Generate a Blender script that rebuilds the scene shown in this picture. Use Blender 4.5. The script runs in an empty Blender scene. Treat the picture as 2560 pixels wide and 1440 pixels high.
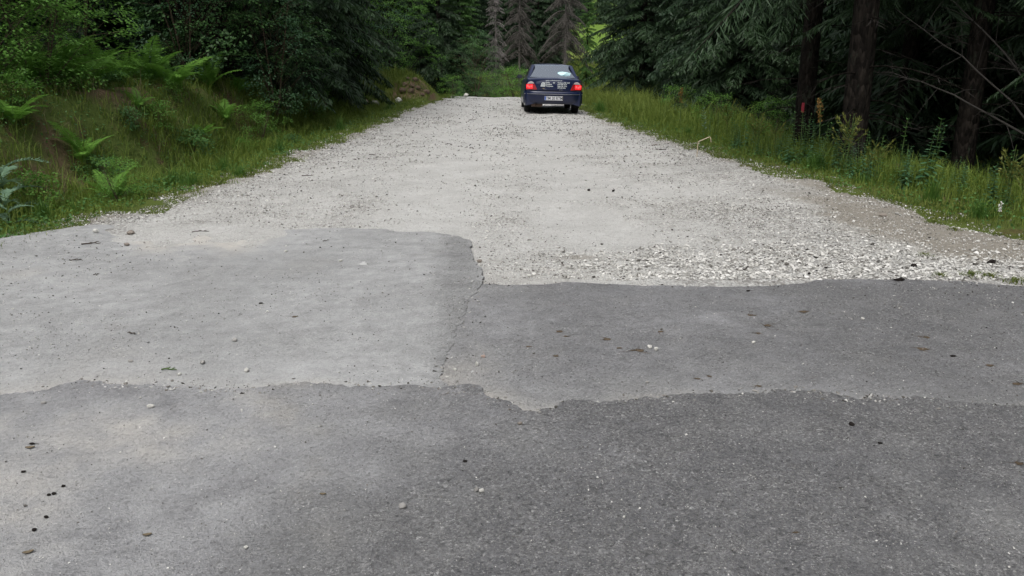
import bpy, bmesh, math, random
import numpy as np
from mathutils import Vector, Matrix, noise
R = math.radians
rng = np.random.default_rng(7)
random.seed(7)
sc = bpy.context.scene
C = sc.collection

# ------------------------------------------------------------------ camera, sky, sun, exposure
CAM_H, PITCH, FPX = 1.5, R(15.3), 2089.0          # focal length in pixels of a 2560 px wide frame
cam_d = bpy.data.cameras.new('camera'); cam = bpy.data.objects.new('camera', cam_d); C.objects.link(cam)
cam.location = (0, 0, CAM_H); cam.rotation_euler = (math.pi/2 - PITCH, 0, 0)
cam_d.sensor_width = 36; cam_d.lens = FPX/2560*36; cam_d.clip_end = 3000; cam_d.clip_start = 0.05
sc.camera = cam
w = bpy.data.worlds.new('World'); sc.world = w; w.use_nodes = True
wn = w.node_tree.nodes; wl = w.node_tree.links
sky = wn.new('ShaderNodeTexSky'); sky.sky_type = 'NISHITA'; sky.sun_disc = False
sky.sun_elevation = R(58); sky.sun_rotation = R(200); sky.air_density = 1.0; sky.dust_density = 3.5; sky.ozone_density = 1.0
hs = wn.new('ShaderNodeHueSaturation'); hs.inputs['Saturation'].default_value = 0.34   # an overcast sky is nearly grey
wl.new(sky.outputs[0], hs.inputs['Color']); bg = wn['Background']; wl.new(hs.outputs[0], bg.inputs['Color'])
bg.inputs['Strength'].default_value = 0.13
sd = bpy.data.lights.new('sun', 'SUN'); sd.energy = 1.0; sd.angle = R(35); sd.color = (1, .985, .95)
so = bpy.data.objects.new('sun', sd); C.objects.link(so)
so.rotation_euler = (R(32), 0, R(200 - 180) * -1)
sc.view_settings.view_transform = 'Standard'; sc.view_settings.look = 'None'
sc.view_settings.gamma = 1; sc.view_settings.use_curve_mapping = False
sc.view_settings.exposure = 0.80
sc.render.engine = 'CYCLES'
sc.cycles.use_denoising = True; sc.cycles.max_bounces = 6; sc.cycles.diffuse_bounces = 3
sc.cycles.glossy_bounces = 3; sc.cycles.transmission_bounces = 4; sc.cycles.transparent_max_bounces = 8

# ------------------------------------------------------------------ helpers
def unproject(u, v, z=0.0):
    xx = (u-1280)/FPX; yv = (720-v)/FPX
    dy = math.cos(PITCH)+yv*math.sin(PITCH); dz = -math.sin(PITCH)+yv*math.cos(PITCH)
    t = (z-CAM_H)/dz
    return (xx*t, dy*t)
def project(X, Y, Z=0.0):
    yy = Y*math.cos(PITCH)-(Z-CAM_H)*math.sin(PITCH); up = Y*math.sin(PITCH)+(Z-CAM_H)*math.cos(PITCH)
    yy = np.maximum(yy, 1e-3)
    return 1280+X/yy*FPX, 720-up/yy*FPX
def sstep(a, b, x):
    t = np.clip((x-a)/(b-a), 0, 1); return t*t*(3-2*t)
def nz(xs, ys, s, off=0.0, oct=3):
    """fractal noise -1..1 for arrays"""
    out = np.empty(len(xs))
    for i, (a, b) in enumerate(zip(xs, ys)):
        out[i] = noise.fractal(Vector((a*s+off, b*s-off, off*.37)), 0.6, 2.0, oct)
    return out
def np_mesh(name, V, F, attrs=None, mats=(), mi=None, smooth=False):
    V = np.asarray(V, dtype=np.float32); F = np.asarray(F, dtype=np.int32); n, k = F.shape
    me = bpy.data.meshes.new(name); me.vertices.add(len(V)); me.vertices.foreach_set('co', V.ravel())
    me.loops.add(n*k); me.loops.foreach_set('vertex_index', F.ravel())
    me.polygons.add(n); me.polygons.foreach_set('loop_start', np.arange(0, n*k, k, dtype=np.int32))
    me.polygons.foreach_set('loop_total', np.full(n, k, dtype=np.int32))
    for m in mats: me.materials.append(m)
    if mi is not None: me.polygons.foreach_set('material_index', np.asarray(mi, dtype=np.int32))
    me.update(calc_edges=True)
    me.polygons.foreach_set('use_smooth', np.full(n, smooth))
    for a, d in (attrs or {}).items():
        at = me.attributes.new(a, 'FLOAT', 'POINT'); at.data.foreach_set('value', np.asarray(d, dtype=np.float32))
    return me
def link(name, me, parent=None, loc=None):
    o = bpy.data.objects.new(name, me); C.objects.link(o)
    if parent is not None: o.parent = parent
    if loc is not None: o.location = loc
    return o
def tag(o, label=None, cat=None, group=None, kind=None):
    for k, v in (('label', label), ('category', cat), ('group', group), ('kind', kind)):
        if v: o[k] = v
    return o
def empty(name, loc, rz=0, label=None, cat=None, group=None, s=1.0):
    o = bpy.data.objects.new(name, None); C.objects.link(o); o.empty_display_size = .2
    o.location = loc; o.rotation_euler = (0, 0, rz); o.scale = (s, s, s)
    return tag(o, label, cat, group)
def unit(a): return a/np.maximum(np.linalg.norm(a, axis=-1, keepdims=True), 1e-9)

class Kites:
    """collects thin four-cornered leaf / needle-spray shapes"""
    def __init__(s): s.V = []; s.T = []
    def add(s, P, D, L, W, up=None, mid=.42, tint=None, fold=0.0):
        P = np.atleast_2d(P); n = len(P); D = unit(D); L = np.broadcast_to(L, n)[:, None]; W = np.broadcast_to(W, n)[:, None]
        if up is None: up = rng.normal(size=(n, 3))
        S = unit(np.cross(D, up)); N = np.cross(S, D)
        m = P+D*L*mid+N*W*fold
        s.V.append(np.stack([P, m+S*W/2, P+D*L, m-S*W/2], 1).reshape(-1, 3))
        if tint is None: tint = rng.random(n)
        s.T.append(np.repeat(np.broadcast_to(tint, n), 4))
    def arrays(s):
        V = np.concatenate(s.V); n = len(V)//4; b = np.arange(n)[:, None]*4
        F = np.concatenate([b+np.array([[0, 1, 2]]), b+np.array([[0, 2, 3]])], 1).reshape(-1, 3)
        return V, F, np.concatenate(s.T)
    def mesh(s, name, mat):
        V, F, T = s.arrays(); return np_mesh(name, V, F, {'tint': T}, [mat])

class Tubes:
    def __init__(s): s.V = []; s.F = []; s.n = 0
    def add(s, pts, rad, k=6):
        pts = np.asarray(pts, float); m = len(pts); rad = np.broadcast_to(rad, m)
        tan = unit(np.gradient(pts, axis=0)); ref = np.array([0, 0, 1.]) if abs(tan[0][2]) < .8 else np.array([1., 0, 0])
        A = unit(np.cross(tan, ref)); B = np.cross(tan, A); th = np.arange(k)*2*math.pi/k
        ring = pts[:, None]+(A[:, None]*np.cos(th)[None, :, None]+B[:, None]*np.sin(th)[None, :, None])*rad[:, None, None]
        s.V.append(ring.reshape(-1, 3)); i = np.arange(m-1)[:, None]*k; j = np.arange(k)[None]; j2 = (j+1) % k
        s.F.append(np.stack([i+j, i+j2, i+k+j2, i+k+j], -1).reshape(-1, 4)+s.n); s.n += m*k
    def mesh(s, name, mat, smooth=True):
        return np_mesh(name, np.concatenate(s.V), np.concatenate(s.F), None, [mat], smooth=smooth)

# ------------------------------------------------------------------ materials
class NT:
    def __init__(s, name):
        s.m = bpy.data.materials.new(name); s.m.use_nodes = True; s.t = s.m.node_tree; s.b = s.t.nodes['Principled BSDF']
        s.out = s.t.nodes['Material Output']
    def n(s, typ, ins=None, **props):
        nd = s.t.nodes.new('ShaderNode'+typ)
        for k, v in props.items(): setattr(nd, k, v)
        for k, v in (ins or {}).items(): s.set(nd.inputs[k], v)
        return nd
    def set(s, sock, v):
        if isinstance(v, bpy.types.NodeSocket): s.t.links.new(v, sock)
        elif isinstance(v, bpy.types.Node): s.t.links.new(v.outputs[0], sock)
        else: sock.default_value = (*v, 1) if isinstance(v, tuple) and len(v) == 3 and sock.type == 'RGBA' else v
    def co(s): return s.n('TexCoord').outputs['Object']
    def attr(s, a): return s.n('Attribute', attribute_name=a).outputs['Fac']
    def noise(s, scale, detail=4, rough=.6, co=None, out='Fac'):
        nd = s.n('TexNoise', {'Scale': scale, 'Detail': detail, 'Roughness': rough})
        if co is not None: s.set(nd.inputs['Vector'], co)
        return nd.outputs[out]
    def vor(s, scale, co=None, feature='F1', rand=1.0):
        nd = s.n('TexVoronoi', {'Scale': scale, 'Randomness': rand}, feature=feature)
        if co is not None: s.set(nd.inputs['Vector'], co)
        return nd
    def ramp(s, fac, stops, interp='LINEAR'):
        nd = s.n('ValToRGB', {'Fac': fac}); cr = nd.color_ramp; cr.interpolation = interp
        while len(cr.elements) < len(stops): cr.elements.new(.5)
        for e, (p, c) in zip(cr.elements, stops):
            e.position = p; e.color = (*c, 1) if isinstance(c, tuple) else (c, c, c, 1)
        return nd.outputs[0]
    def mix(s, f, a, b, mode='MIX'):
        nd = s.n('Mix', data_type='RGBA', blend_type=mode)
        s.set(nd.inputs[0], f); s.set(nd.inputs[6], a); s.set(nd.inputs[7], b); return nd.outputs[2]
    def math(s, op, a, b=0.0, clamp=False):
        nd = s.n('Math', operation=op, use_clamp=clamp); s.set(nd.inputs[0], a); s.set(nd.inputs[1], b); return nd.outputs[0]
    def mapr(s, v, a, b, c=0.0, d=1.0):
        return s.n('MapRange', {'Value': v, 'From Min': a, 'From Max': b, 'To Min': c, 'To Max': d}).outputs[0]
    def bump(s, h, dist, strength=1.0, prev=None):
        nd = s.n('Bump', {'Height': h, 'Distance': dist, 'Strength': strength})
        if prev is not None: s.set(nd.inputs['Normal'], prev)
        return nd.outputs[0]
def plain(name, col, rough=.6, metal=0.0, spec=.5, emit=None, es=0, coat=0, var=.12, vs=30, bump=0):
    t = NT(name); b = t.b
    c = t.mix(t.noise(vs), tuple(x*(1-var) for x in col), tuple(min(1, x*(1+var)) for x in col))
    t.set(b.inputs['Base Color'], c); b.inputs['Roughness'].default_value = rough; b.inputs['Metallic'].default_value = metal
    b.inputs['Specular IOR Level'].default_value = spec; b.inputs['Coat Weight'].default_value = coat; b.inputs['Coat Roughness'].default_value = .05
    if emit: b.inputs['Emission Color'].default_value = (*emit, 1); b.inputs['Emission Strength'].default_value = es
    if bump: t.set(b.inputs['Normal'], t.bump(t.noise(vs*2, 6), bump))
    return t.m
def leafy(name, c0, c1, c2=None, trans=.3, rough=.55, world_noise=.8):
    """foliage: colour from the per-leaf tint and a slow noise, plus light passing through the leaf"""
    t = NT(name); b = t.b; ti = t.attr('tint')
    c = t.mix(ti, c0, c1)
    if c2: c = t.mix(t.mapr(t.noise(world_noise, 2), .45, .65), c, c2)
    t.set(b.inputs['Base Color'], c); b.inputs['Roughness'].default_value = rough; b.inputs['Specular IOR Level'].default_value = .25
    if trans:
        tr = t.n('BsdfTranslucent', {'Color': c}); mx = t.n('MixShader', {0: trans})
        t.t.links.new(b.outputs[0], mx.inputs[1]); t.t.links.new(tr.outputs[0], mx.inputs[2]); t.t.links.new(mx.outputs[0], t.out.inputs['Surface'])
    return t.m
M = {}
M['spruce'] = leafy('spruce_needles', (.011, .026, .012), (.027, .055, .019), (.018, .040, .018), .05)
M['spruce_light'] = leafy('fresh_spruce_needles', (.045, .105, .026), (.085, .18, .04), (.055, .12, .03), .28)
M['spruce_dead'] = leafy('dead_spruce_twigs', (.046, .043, .037), (.080, .074, .065), None, .0, .9)
M['spruce_grey'] = leafy('bare_grey_twigs', (.12, .11, .105), (.22, .20, .19), None, .0, .9)
M['beech'] = leafy('beech_leaves', (.04, .095, .028), (.08, .165, .045), (.045, .105, .05), .30, .45)
M['beech_light'] = leafy('young_leaves', (.09, .21, .04), (.17, .34, .06), (.12, .26, .05), .45, .5)
M['fern'] = leafy('fern_fronds', (.12, .27, .04), (.19, .38, .065), None, .48)
M['grass'] = leafy('grass_blades', (.095, .160, .026), (.195, .255, .048), (.165, .20, .045), .42, .6, .6)
M['meadow'] = leafy('meadow_blades', (.11, .17, .035), (.20, .25, .06), None, .4, .7)
M['dry_grass'] = leafy('dry_grass_blades', (.20, .18, .09), (.36, .31, .18), None, .4, .8)
M['verge_grass'] = leafy('short_verge_grass', (.095, .135, .03), (.20, .215, .055), (.11, .15, .035), .35, .7, 1.2)
M['weeds'] = leafy('weed_leaves', (.05, .13, .035), (.11, .23, .06), (.06, .14, .05), .30)
M['nettle'] = leafy('nettle_leaves', (.055, .14, .065), (.10, .21, .10), None, .3)
M['thistle'] = leafy('thistle_leaves', (.11, .19, .12), (.18, .28, .18), None, .25)
M['sedge'] = leafy('sedge_blades', (.05, .125, .022), (.10, .20, .035), None, .38)
M['rust_seed'] = leafy('rusty_seed_heads', (.16, .09, .025), (.24, .14, .04), None, .2)
M['yellow_green'] = leafy('yellow_green_shoots', (.12, .14, .03), (.19, .20, .05), None, .3)
bk = NT('spruce_bark'); bco = bk.n('Mapping', {'Vector': bk.co(), 'Scale': (1, 1, .35)}).outputs[0]; bv = bk.vor(26, bco); bb = bk.ramp(bk.n('SeparateColor', {0: bv.outputs['Color']}).outputs[0], [(0, (.008, .007, .006)), (.6, (.017, .014, .012)), (1, (.030, .025, .021))])
bb = bk.mix(bk.mapr(bk.noise(5, 7, .75, bco), .56, .64), bb, (.035, .042, .030)); bk.set(bk.b.inputs['Base Color'], bb); bk.b.inputs['Roughness'].default_value = .97; bk.b.inputs['Specular IOR Level'].default_value = .08
bk.set(bk.b.inputs['Normal'], bk.bump(bk.math('SUBTRACT', 1, bv.outputs['Distance']), .03, 1.0)); M['bark'] = bk.m
M['bark_dark'] = plain('dark_dead_wood', (.040, .037, .034), .95, spec=.1, var=.35, vs=14)
M['bark_grey'] = plain('weathered_wood', (.16, .145, .135), .95, spec=.1, var=.3, vs=20, bump=.01)
M['stem'] = plain('green_stem', (.07, .12, .035), .7, spec=.2)
M['stem_brown'] = plain('brown_stem', (.09, .07, .05), .9, spec=.1)
M['straw'] = plain('pale_straw', (.50, .42, .30), .8, spec=.2)
M['stone_white'] = plain('white_limestone', (.60, .59, .55), .9, spec=.2, var=.15, vs=60, bump=.003)
M['stone_grey'] = plain('grey_stone', (.36, .35, .33), .9, spec=.2, var=.2, vs=60, bump=.003)
M['stone_brown'] = plain('brown_grey_stone', (.25, .22, .19), .9, spec=.2, var=.25, vs=50, bump=.003)
M['stone_pink'] = plain('pinkish_stone', (.46, .35, .30), .9, spec=.2, var=.25, vs=50, bump=.003)
M['dark_lump'] = plain('dark_clod', (.022, .018, .016), .9, spec=.2, var=.5, vs=90, bump=.004)
M['brown_leaf'] = plain('dead_brown_leaf', (.13, .105, .07), .8, spec=.2, var=.4, vs=60)
M['dung'] = plain('dried_brown_clod', (.13, .10, .07), .95, spec=.1, var=.35, vs=80, bump=.004)
M['chalk'] = plain('chalk_dust', (.46, .46, .45), .95, spec=.1, var=.25, vs=120)
M['twig'] = plain('dark_twig', (.06, .048, .04), .9, spec=.1, vs=60)

def gravel_mat():
    t = NT('crushed_limestone'); b = t.b; co = t.co()
    big, mid, fin = t.vor(34, co), t.vor(75, co), t.vor(170, co)
    ch = t.n('SeparateColor', {0: mid.outputs['Color']}).outputs[0]; ch2 = t.n('SeparateColor', {0: big.outputs['Color']}).outputs[1]; ch3 = t.n('SeparateColor', {0: fin.outputs['Color']}).outputs[1]
    dust = t.mix(t.mapr(t.noise(1.6, 7, .72, co), .32, .68), (.44, .434, .412), (.575, .572, .548))
    stone = t.ramp(ch, [(0, (.15, .143, .13)), (.16, (.30, .29, .27)), (.5, (.52, .51, .485)), (.85, (.72, .715, .69)), (1, (.80, .795, .77))])
    stone2 = t.ramp(ch2, [(0, (.22, .21, .195)), (.4, (.50, .49, .465)), (1, (.76, .755, .73))])
    stone3 = t.ramp(ch3, [(0, (.20, .19, .175)), (.2, (.42, .41, .385)), (1, (.66, .655, .63))])
    show = t.math('MULTIPLY', t.mapr(t.noise(2.2, 5, .7, co), .38, .62), t.attr('stony'), True)
    c = t.mix(t.mapr(t.noise(7, 4, .6, co), .4, .6), stone3, stone)
    c = t.mix(t.mapr(t.attr('stony'), .55, .95), c, stone2)
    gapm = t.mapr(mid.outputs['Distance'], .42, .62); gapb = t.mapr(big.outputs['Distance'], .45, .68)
    c = t.mix(t.math('MULTIPLY', gapm, .55), c, (.15, .14, .12)); c = t.mix(t.math('MULTIPLY', gapb, t.mapr(t.attr('stony'), .2, .8, .1, .75)), c, (.14, .13, .115))  # gaps between stones coloured darker: finer grit plus painted shade
    f = t.math('ADD', t.math('MULTIPLY', show, .62), t.mapr(t.noise(11, 6, .8, co), .40, .62, .06, .50), True)
    c = t.mix(f, dust, c)
    c = t.mix(t.math('MULTIPLY', t.mapr(t.noise(60, 4, .75, co), .60, .66), .6), c, (.16, .15, .135))
    c = t.mix(t.math('MULTIPLY', t.mapr(t.noise(150, 3, .7, co), .64, .70), .8), c, (.085, .08, .07))   # dark chips and bits of bark
    dirt = t.mix(t.noise(9, 6, .7, co), (.20, .182, .150), (.32, .298, .258))
    c = t.mix(t.mapr(t.math('ADD', t.attr('dirt'), t.mapr(t.noise(5, 5, .7, co), 0, 1, -.5, .5)), .15, .95), c, dirt)
    t.set(b.inputs['Base Color'], c); b.inputs['Roughness'].default_value = .95; b.inputs['Specular IOR Level'].default_value = .15
    h = t.math('MULTIPLY', t.math('SUBTRACT', .6, big.outputs['Distance']), t.attr('stony'))
    n1 = t.bump(h, .018, .8); n2 = t.bump(t.math('SUBTRACT', 1, mid.outputs['Distance']), .011, 1.0, n1); n3 = t.bump(t.noise(200, 4, .7, co), .003, .8, n2)
    t.set(b.inputs['Normal'], n3); return t.m
def asphalt_mat(name, base, dustc, agg):
    """worn asphalt: binder, aggregate (attribute 'rough'), settled dust (attribute 'dust'), darker worn film (attribute 'wear')"""
    t = NT(name); b = t.b; co = t.co(); ro = t.attr('rough'); du = t.attr('dust'); da = t.attr('wear')
    S3 = lambda k: tuple(x*k for x in base); A3 = lambda k: tuple(min(.7, x*k) for x in agg)
    v1, v2, v3 = t.vor(88, co), t.vor(165, co), t.vor(340, co)
    c1, c2, c3 = (t.n('SeparateColor', {0: v.outputs['Color']}) for v in (v1, v2, v3))
    mo, fi, ve = t.noise(7, 6, .75, co), t.noise(24, 6, .8, co), t.noise(70, 4, .8, co)
    binder = t.mix(t.mapr(mo, .3, .7), S3(.74), S3(1.24))
    binder = t.mix(t.mapr(da, 0, 1), binder, S3(.64))
    binder = t.mix(t.mapr(fi, .38, .66), binder, t.mix(1, binder, t.mix(ro, (.86, .86, .86), (.60, .60, .61)), 'MULTIPLY'))
    st = t.ramp(c2.outputs[0], [(0, A3(.35)), (.5, A3(.75)), (.9, A3(1.05)), (1, A3(1.7))])
    st1 = t.ramp(c1.outputs[1], [(0, A3(.30)), (.55, A3(.72)), (.92, A3(1.1)), (1, A3(1.9))])
    stm = t.mix(t.mapr(t.noise(5, 5, .7, co), .44, .58), st, st1)
    cover = t.math('MULTIPLY', t.mapr(t.math('ADD', c2.outputs[1], t.mapr(t.noise(4, 6, .75, co), .3, .7, -.5, .5)), .3, .7), t.mapr(ro, 0, 1, .10, .80))
    c = t.mix(cover, binder, stm)
    # small pale stones showing in clusters where the film has worn off
    near = t.mapr(v1.outputs['Distance'], .42, .30); pick = t.mapr(c1.outputs[2], .90, .93); clus = t.mapr(t.noise(2.6, 7, .8, co), .50, .64)
    c = t.mix(t.math('MULTIPLY', t.math('MULTIPLY', near, pick), t.math('ADD', t.math('MULTIPLY', clus, .85), .10)), c, (.52, .51, .48))
    near2 = t.mapr(v2.outputs['Distance'], .45, .30); pick2 = t.mapr(c2.outputs[2], .86, .90)
    c = t.mix(t.math('MULTIPLY', t.math('MULTIPLY', near2, pick2), t.math('ADD', t.math('MULTIPLY', clus, .7), .12)), c, (.46, .455, .43))
    # pits and cracks between the stones
    pit = t.math('MULTIPLY', t.mapr(t.noise(58, 5, .85, co), .555, .64), t.mapr(ro, 0, 1, .10, .85))
    c = t.mix(pit, c, S3(.30))
    c = t.mix(t.math('MULTIPLY', t.mapr(t.noise(130, 3, .8, co), .60, .66), .65), c, (.055, .052, .048))
    c = t.mix(1, c, t.mix(t.mapr(ve, .3, .7), (.86, .86, .86), (1.12, 1.12, 1.12)), 'MULTIPLY')
    # thin brown stains and long wear marks
    c = t.mix(t.math('MULTIPLY', t.mapr(t.noise(1.9, 8, .78, co), .60, .70), .30), c, (.15, .125, .10))
    d = t.mapr(t.math('ADD', du, t.math('ADD', t.mapr(fi, .2, .8, -.26, .26), t.mapr(mo, .2, .8, -.12, .12))), .18, 1.0, 0, .86)
    dcol = t.mix(t.mapr(du, .5, .95), (.405, .407, .40), dustc)
    c = t.mix(d, c, t.mix(1, dcol, t.mix(t.mapr(ve, .3, .7), (.86, .86, .86), (1.12, 1.12, 1.12)), 'MULTIPLY'))
    t.set(b.inputs['Base Color'], c); b.inputs['Roughness'].default_value = .93; b.inputs['Specular IOR Level'].default_value = .25
    hh = t.math('MULTIPLY', t.math('SUBTRACT', .7, v2.outputs['Distance']), t.math('SUBTRACT', t.mapr(ro, 0, 1, .25, 1.2), t.math('MULTIPLY', d, .2)))
    n1 = t.bump(hh, .009, 1.0); n2 = t.bump(t.math('MULTIPLY', t.noise(28, 6, .8, co), t.mapr(ro, 0, 1, .06, 1)), .022, .9, n1); n3 = t.bump(t.math('MULTIPLY', pit, -1), .006, .9, n2); n4 = t.bump(t.noise(240, 3, .7, co), .0025, .8, n3)
    t.set(b.inputs['Normal'], n4); return t.m
def ground_mat():
    t = NT('forest_ground'); b = t.b; co = t.co()
    soil = t.mix(t.noise(6, 7, .7, co), (.060, .040, .024), (.150, .100, .058))
    red = t.mix(t.noise(10, 6, .7, co), (.115, .08, .048), (.20, .145, .09))
    moss = t.mix(t.noise(14, 6, .7, co), (.055, .09, .020), (.12, .155, .04))
    lit = t.ramp(t.vor(45, co).outputs['Color'], [(0, (.035, .024, .015)), (.6, (.10, .068, .038)), (1, (.21, .155, .09))])
    c = t.mix(t.mapr(t.noise(3.5, 6, .7, co), .42, .6), soil, lit)
    c = t.mix(t.mapr(t.noise(1.6, 6, .7, co), .36, .50), c, moss)
    meadow = t.mix(t.noise(.9, 8, .75, co), (.10, .145, .028), (.185, .205, .05))
    c = t.mix(t.attr('meadow'), c, meadow)
    lime = t.mix(t.noise(.2, 5, .7, co), (.085, .145, .022), (.125, .195, .032)); c = t.mix(t.attr('lime'), c, lime)
    c = t.mix(t.attr('soil'), c, red)
    t.set(b.inputs['Base Color'], c); b.inputs['Roughness'].default_value = .97; b.inputs['Specular IOR Level'].default_value = .1
    t.set(b.inputs['Normal'], t.bump(t.noise(18, 8, .75, co), .05, 1.0)); return t.m
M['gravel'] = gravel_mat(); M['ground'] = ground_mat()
DUST = (.475, .452, .412)
M['asph_near'] = asphalt_mat('coarse_asphalt', (.275, .276, .282), DUST, (.35, .347, .34))
M['asph_right'] = asphalt_mat('middle_asphalt', (.290, .291, .296), DUST, (.32, .317, .31))
M['asph_left'] = asphalt_mat('dusty_asphalt', (.345, .348, .343), DUST, (.38, .377, .368))
def pebble_mat():
    t = NT('loose_limestone_chips'); ti = t.attr('tint'); b = t.b
    c = t.ramp(ti, [(0, (.045, .042, .038)), (.08, (.15, .14, .125)), (.25, (.34, .33, .305)), (.6, (.50, .49, .46)), (1, (.63, .62, .59))])
    c = t.mix(.35, c, t.mix(t.noise(90, 4, .7, t.co()), (.30, .29, .27), (.62, .61, .58)), 'MULTIPLY') if False else c
    t.set(b.inputs['Base Color'], c); b.inputs['Roughness'].default_value = .9; b.inputs['Specular IOR Level'].default_value = .2
    return t.m
M['pebble'] = pebble_mat()

# ------------------------------------------------------------------ terrain shape
YK = np.array([-60, 4.2, 5.2, 6.0, 6.7, 8.0, 11.5, 17, 24, 31, 38, 60.])
XL = np.array([-60, -60, -9, -5.2, -4.30, -4.05, -3.55, -3.3, -3.10, -2.8, -2.45, -2.4])
XR = np.array([60, 60, 12, 6.4, 4.75, 4.35, 3.65, 3.0, 2.45, 2.3, 2.2, 2.2])
def xl(y): return np.interp(y, YK, XL)
def xr(y): return np.interp(y, YK, XR)
CL = np.array([(-.1, 37), (.3, 41), (1.6, 45), (4.2, 48.5), (8, 51), (14, 53), (30, 57), (60, 62.)])
def bend_dist(x, y):
    d = np.full(np.shape(x), 1e9)
    for (ax, ay), (bx, by) in zip(CL[:-1], CL[1:]):
        t = np.clip(((x-ax)*(bx-ax)+(y-ay)*(by-ay))/((bx-ax)**2+(by-ay)**2), 0, 1)
        d = np.minimum(d, np.hypot(x-ax-t*(bx-ax), y-ay-t*(by-ay)))
    return d-2.0
def edge_dist(x, y):
    """distance outside the road edge (negative on the road)"""
    x = np.asarray(x, float); y = np.asarray(y, float)
    near = np.where(x < (xl(y)+xr(y))/2, xl(y)-x, x-xr(y))
    return np.where(y < 38, near, np.minimum(np.where(y < 41, near, 1e9), bend_dist(x, y)))
def road_z(x, y):
    z = -0.022*np.clip(x-.3, -4, 4)*sstep(14, 24, y)
    return z - .55*sstep(34, 44, y) + .75*sstep(44, 66, y) + 1.25*sstep(62, 105, y) + .085*np.maximum(0, y-115)
def und_slab(x, y): return .010*nz(x, y, .8, 5.5, 3)+.003*nz(x, y, 6, 1.5, 2)
def road_surf(x, y):
    x = np.atleast_1d(np.asarray(x, float)); y = np.atleast_1d(np.asarray(y, float)); rn = nz(x, y, .9, 9.2, 4); rn2 = nz(x, y, 3.5, 2.2, 2); rs = edge_dist(x, y)
    rut = -.02*np.exp(-((x-.75)/.3)**2)-.02*np.exp(-((x+.75)/.3)**2)
    return road_z(x, y)+.012*rn2+(.03*rn+rut)*sstep(7, 9, y)-.12*sstep(-.25+rn*.35, .35+rn*.35, rs)
def H(x, y):
    x = np.asarray(x, float); y = np.asarray(y, float)
    z = road_z(x, y); s = edge_dist(x, y); left = (x < 0) & (y < 60)
    wob = .25*np.sin(y*.9)+.2*np.sin(y*2.3+1)+.12*np.sin(y*5.1)
    ditch = -.16*sstep(.2, 1.1, s)*(1-sstep(1.3, 2.2, s))
    hb = 1.05*sstep(6.5, 9.5, y)*(1-.62*sstep(17, 23, y))*(1-.8*sstep(30, 42, y))
    bank = hb*(sstep(1.35+wob*.4, 2.5+wob*.4, s))+.30*sstep(2.5, 8, s)*sstep(6, 12, y)
    mound = 1.0*np.exp(-(((x+4.05)/1.15)**2+((y-31)/2.3)**2)**1.6)
    zl = ditch+bank+mound
    zr = -.04*sstep(.3, 1, s)-.45*sstep(1.6, 5, s)*(1-sstep(34, 44, y))
    z = z+np.where(s > 0, np.where(left, zl, zr*(y < 60)), 0)
    return z
def gz_at(x, y):
    s = edge_dist(x, y); n = nz(x, y, 1.1, 3.1, 4); return H(x, y)+np.where(s > .15, n*.10*sstep(.15, 1.5, s), 0)-.06*(1-sstep(-.55, .02, s+n*.12))
def Hs(x, y): return float(H(np.array([x]), np.array([y]))[0])

def axis(a, b, fine, lo, hi, g=1.22):
    c = list(np.arange(a, b, fine)); st = fine; v = b
    while v < hi: c.append(v); st *= g; v += st
    c.append(hi); st = fine; v = a-fine; pre = []
    while v > lo: pre.append(v); st *= g; v -= st
    pre.append(lo); return np.array(pre[::-1]+c)
gx = axis(-11, 9, .13, -700, 700); gy = axis(5, 48, .16, -250, 900, 1.12)
GX, GY = np.meshgrid(gx, gy); fx, fy = GX.ravel(), GY.ravel()
s_ = edge_dist(fx, fy); gz = H(fx, fy)
near = (np.abs(fx) < 30) & (fy > 0) & (fy < 90)
nn = np.zeros(len(fx)); nn[near] = nz(fx[near], fy[near], 1.1, 3.1, 4)
gz += np.where(s_ > .15, nn*.10*sstep(.15, 1.5, s_), 0)
gz -= .06*(1-sstep(-.55, .02, s_+nn*.12))
gz = np.where(fy < 5.6, np.where(s_ < .5, -.06, gz), gz)
meadow = np.maximum(sstep(38, 46, fy)*(1-sstep(3, 7, np.abs(fx-fy*.06-1.2)-1.5*(fy > 55))), sstep(100, 120, fy))
meadow = np.maximum(meadow, .30*(1-sstep(.2, 1.1, s_)))
mnd = np.exp(-(((fx+4.05)/1.15)**2+((fy-31)/2.3)**2)**1.6)
meadow = np.maximum(meadow, sstep(.15, .5, mnd))
soil = .5*sstep(.35, .65, nn)*sstep(1.3, 1.7, s_)*(1-sstep(2.6, 3.2, s_))*(fx < 0)*(fy > 7)*(fy < 22)
scarp = sstep(.12, .3, mnd)*(1-sstep(.75, .95, mnd))*(fy < 31)*(fx > -4.1)
sc1 = np.exp(-((fx+5.9)/.55)**2-((fy-12.3)/.8)**2)+.9*np.exp(-((fx+5.6)/.4)**2-((fy-10.3)/.5)**2)
soil = np.maximum(soil, sstep(.45, .95, sc1+.9*nn)); soil = np.maximum(soil, scarp); lime = sstep(118, 135, fy)
ny, nx = GX.shape; ii = (np.arange(ny-1)[:, None]*nx+np.arange(nx-1)[None]).ravel()
gF = np.stack([ii, ii+1, ii+nx+1, ii+nx], 1)
g = link('ground', np_mesh('ground', np.stack([fx, fy, gz], 1), gF, {'meadow': meadow*(1-soil), 'soil': soil, 'lime': lime}, [M['ground']], smooth=True))
tag(g, kind='structure')

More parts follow.
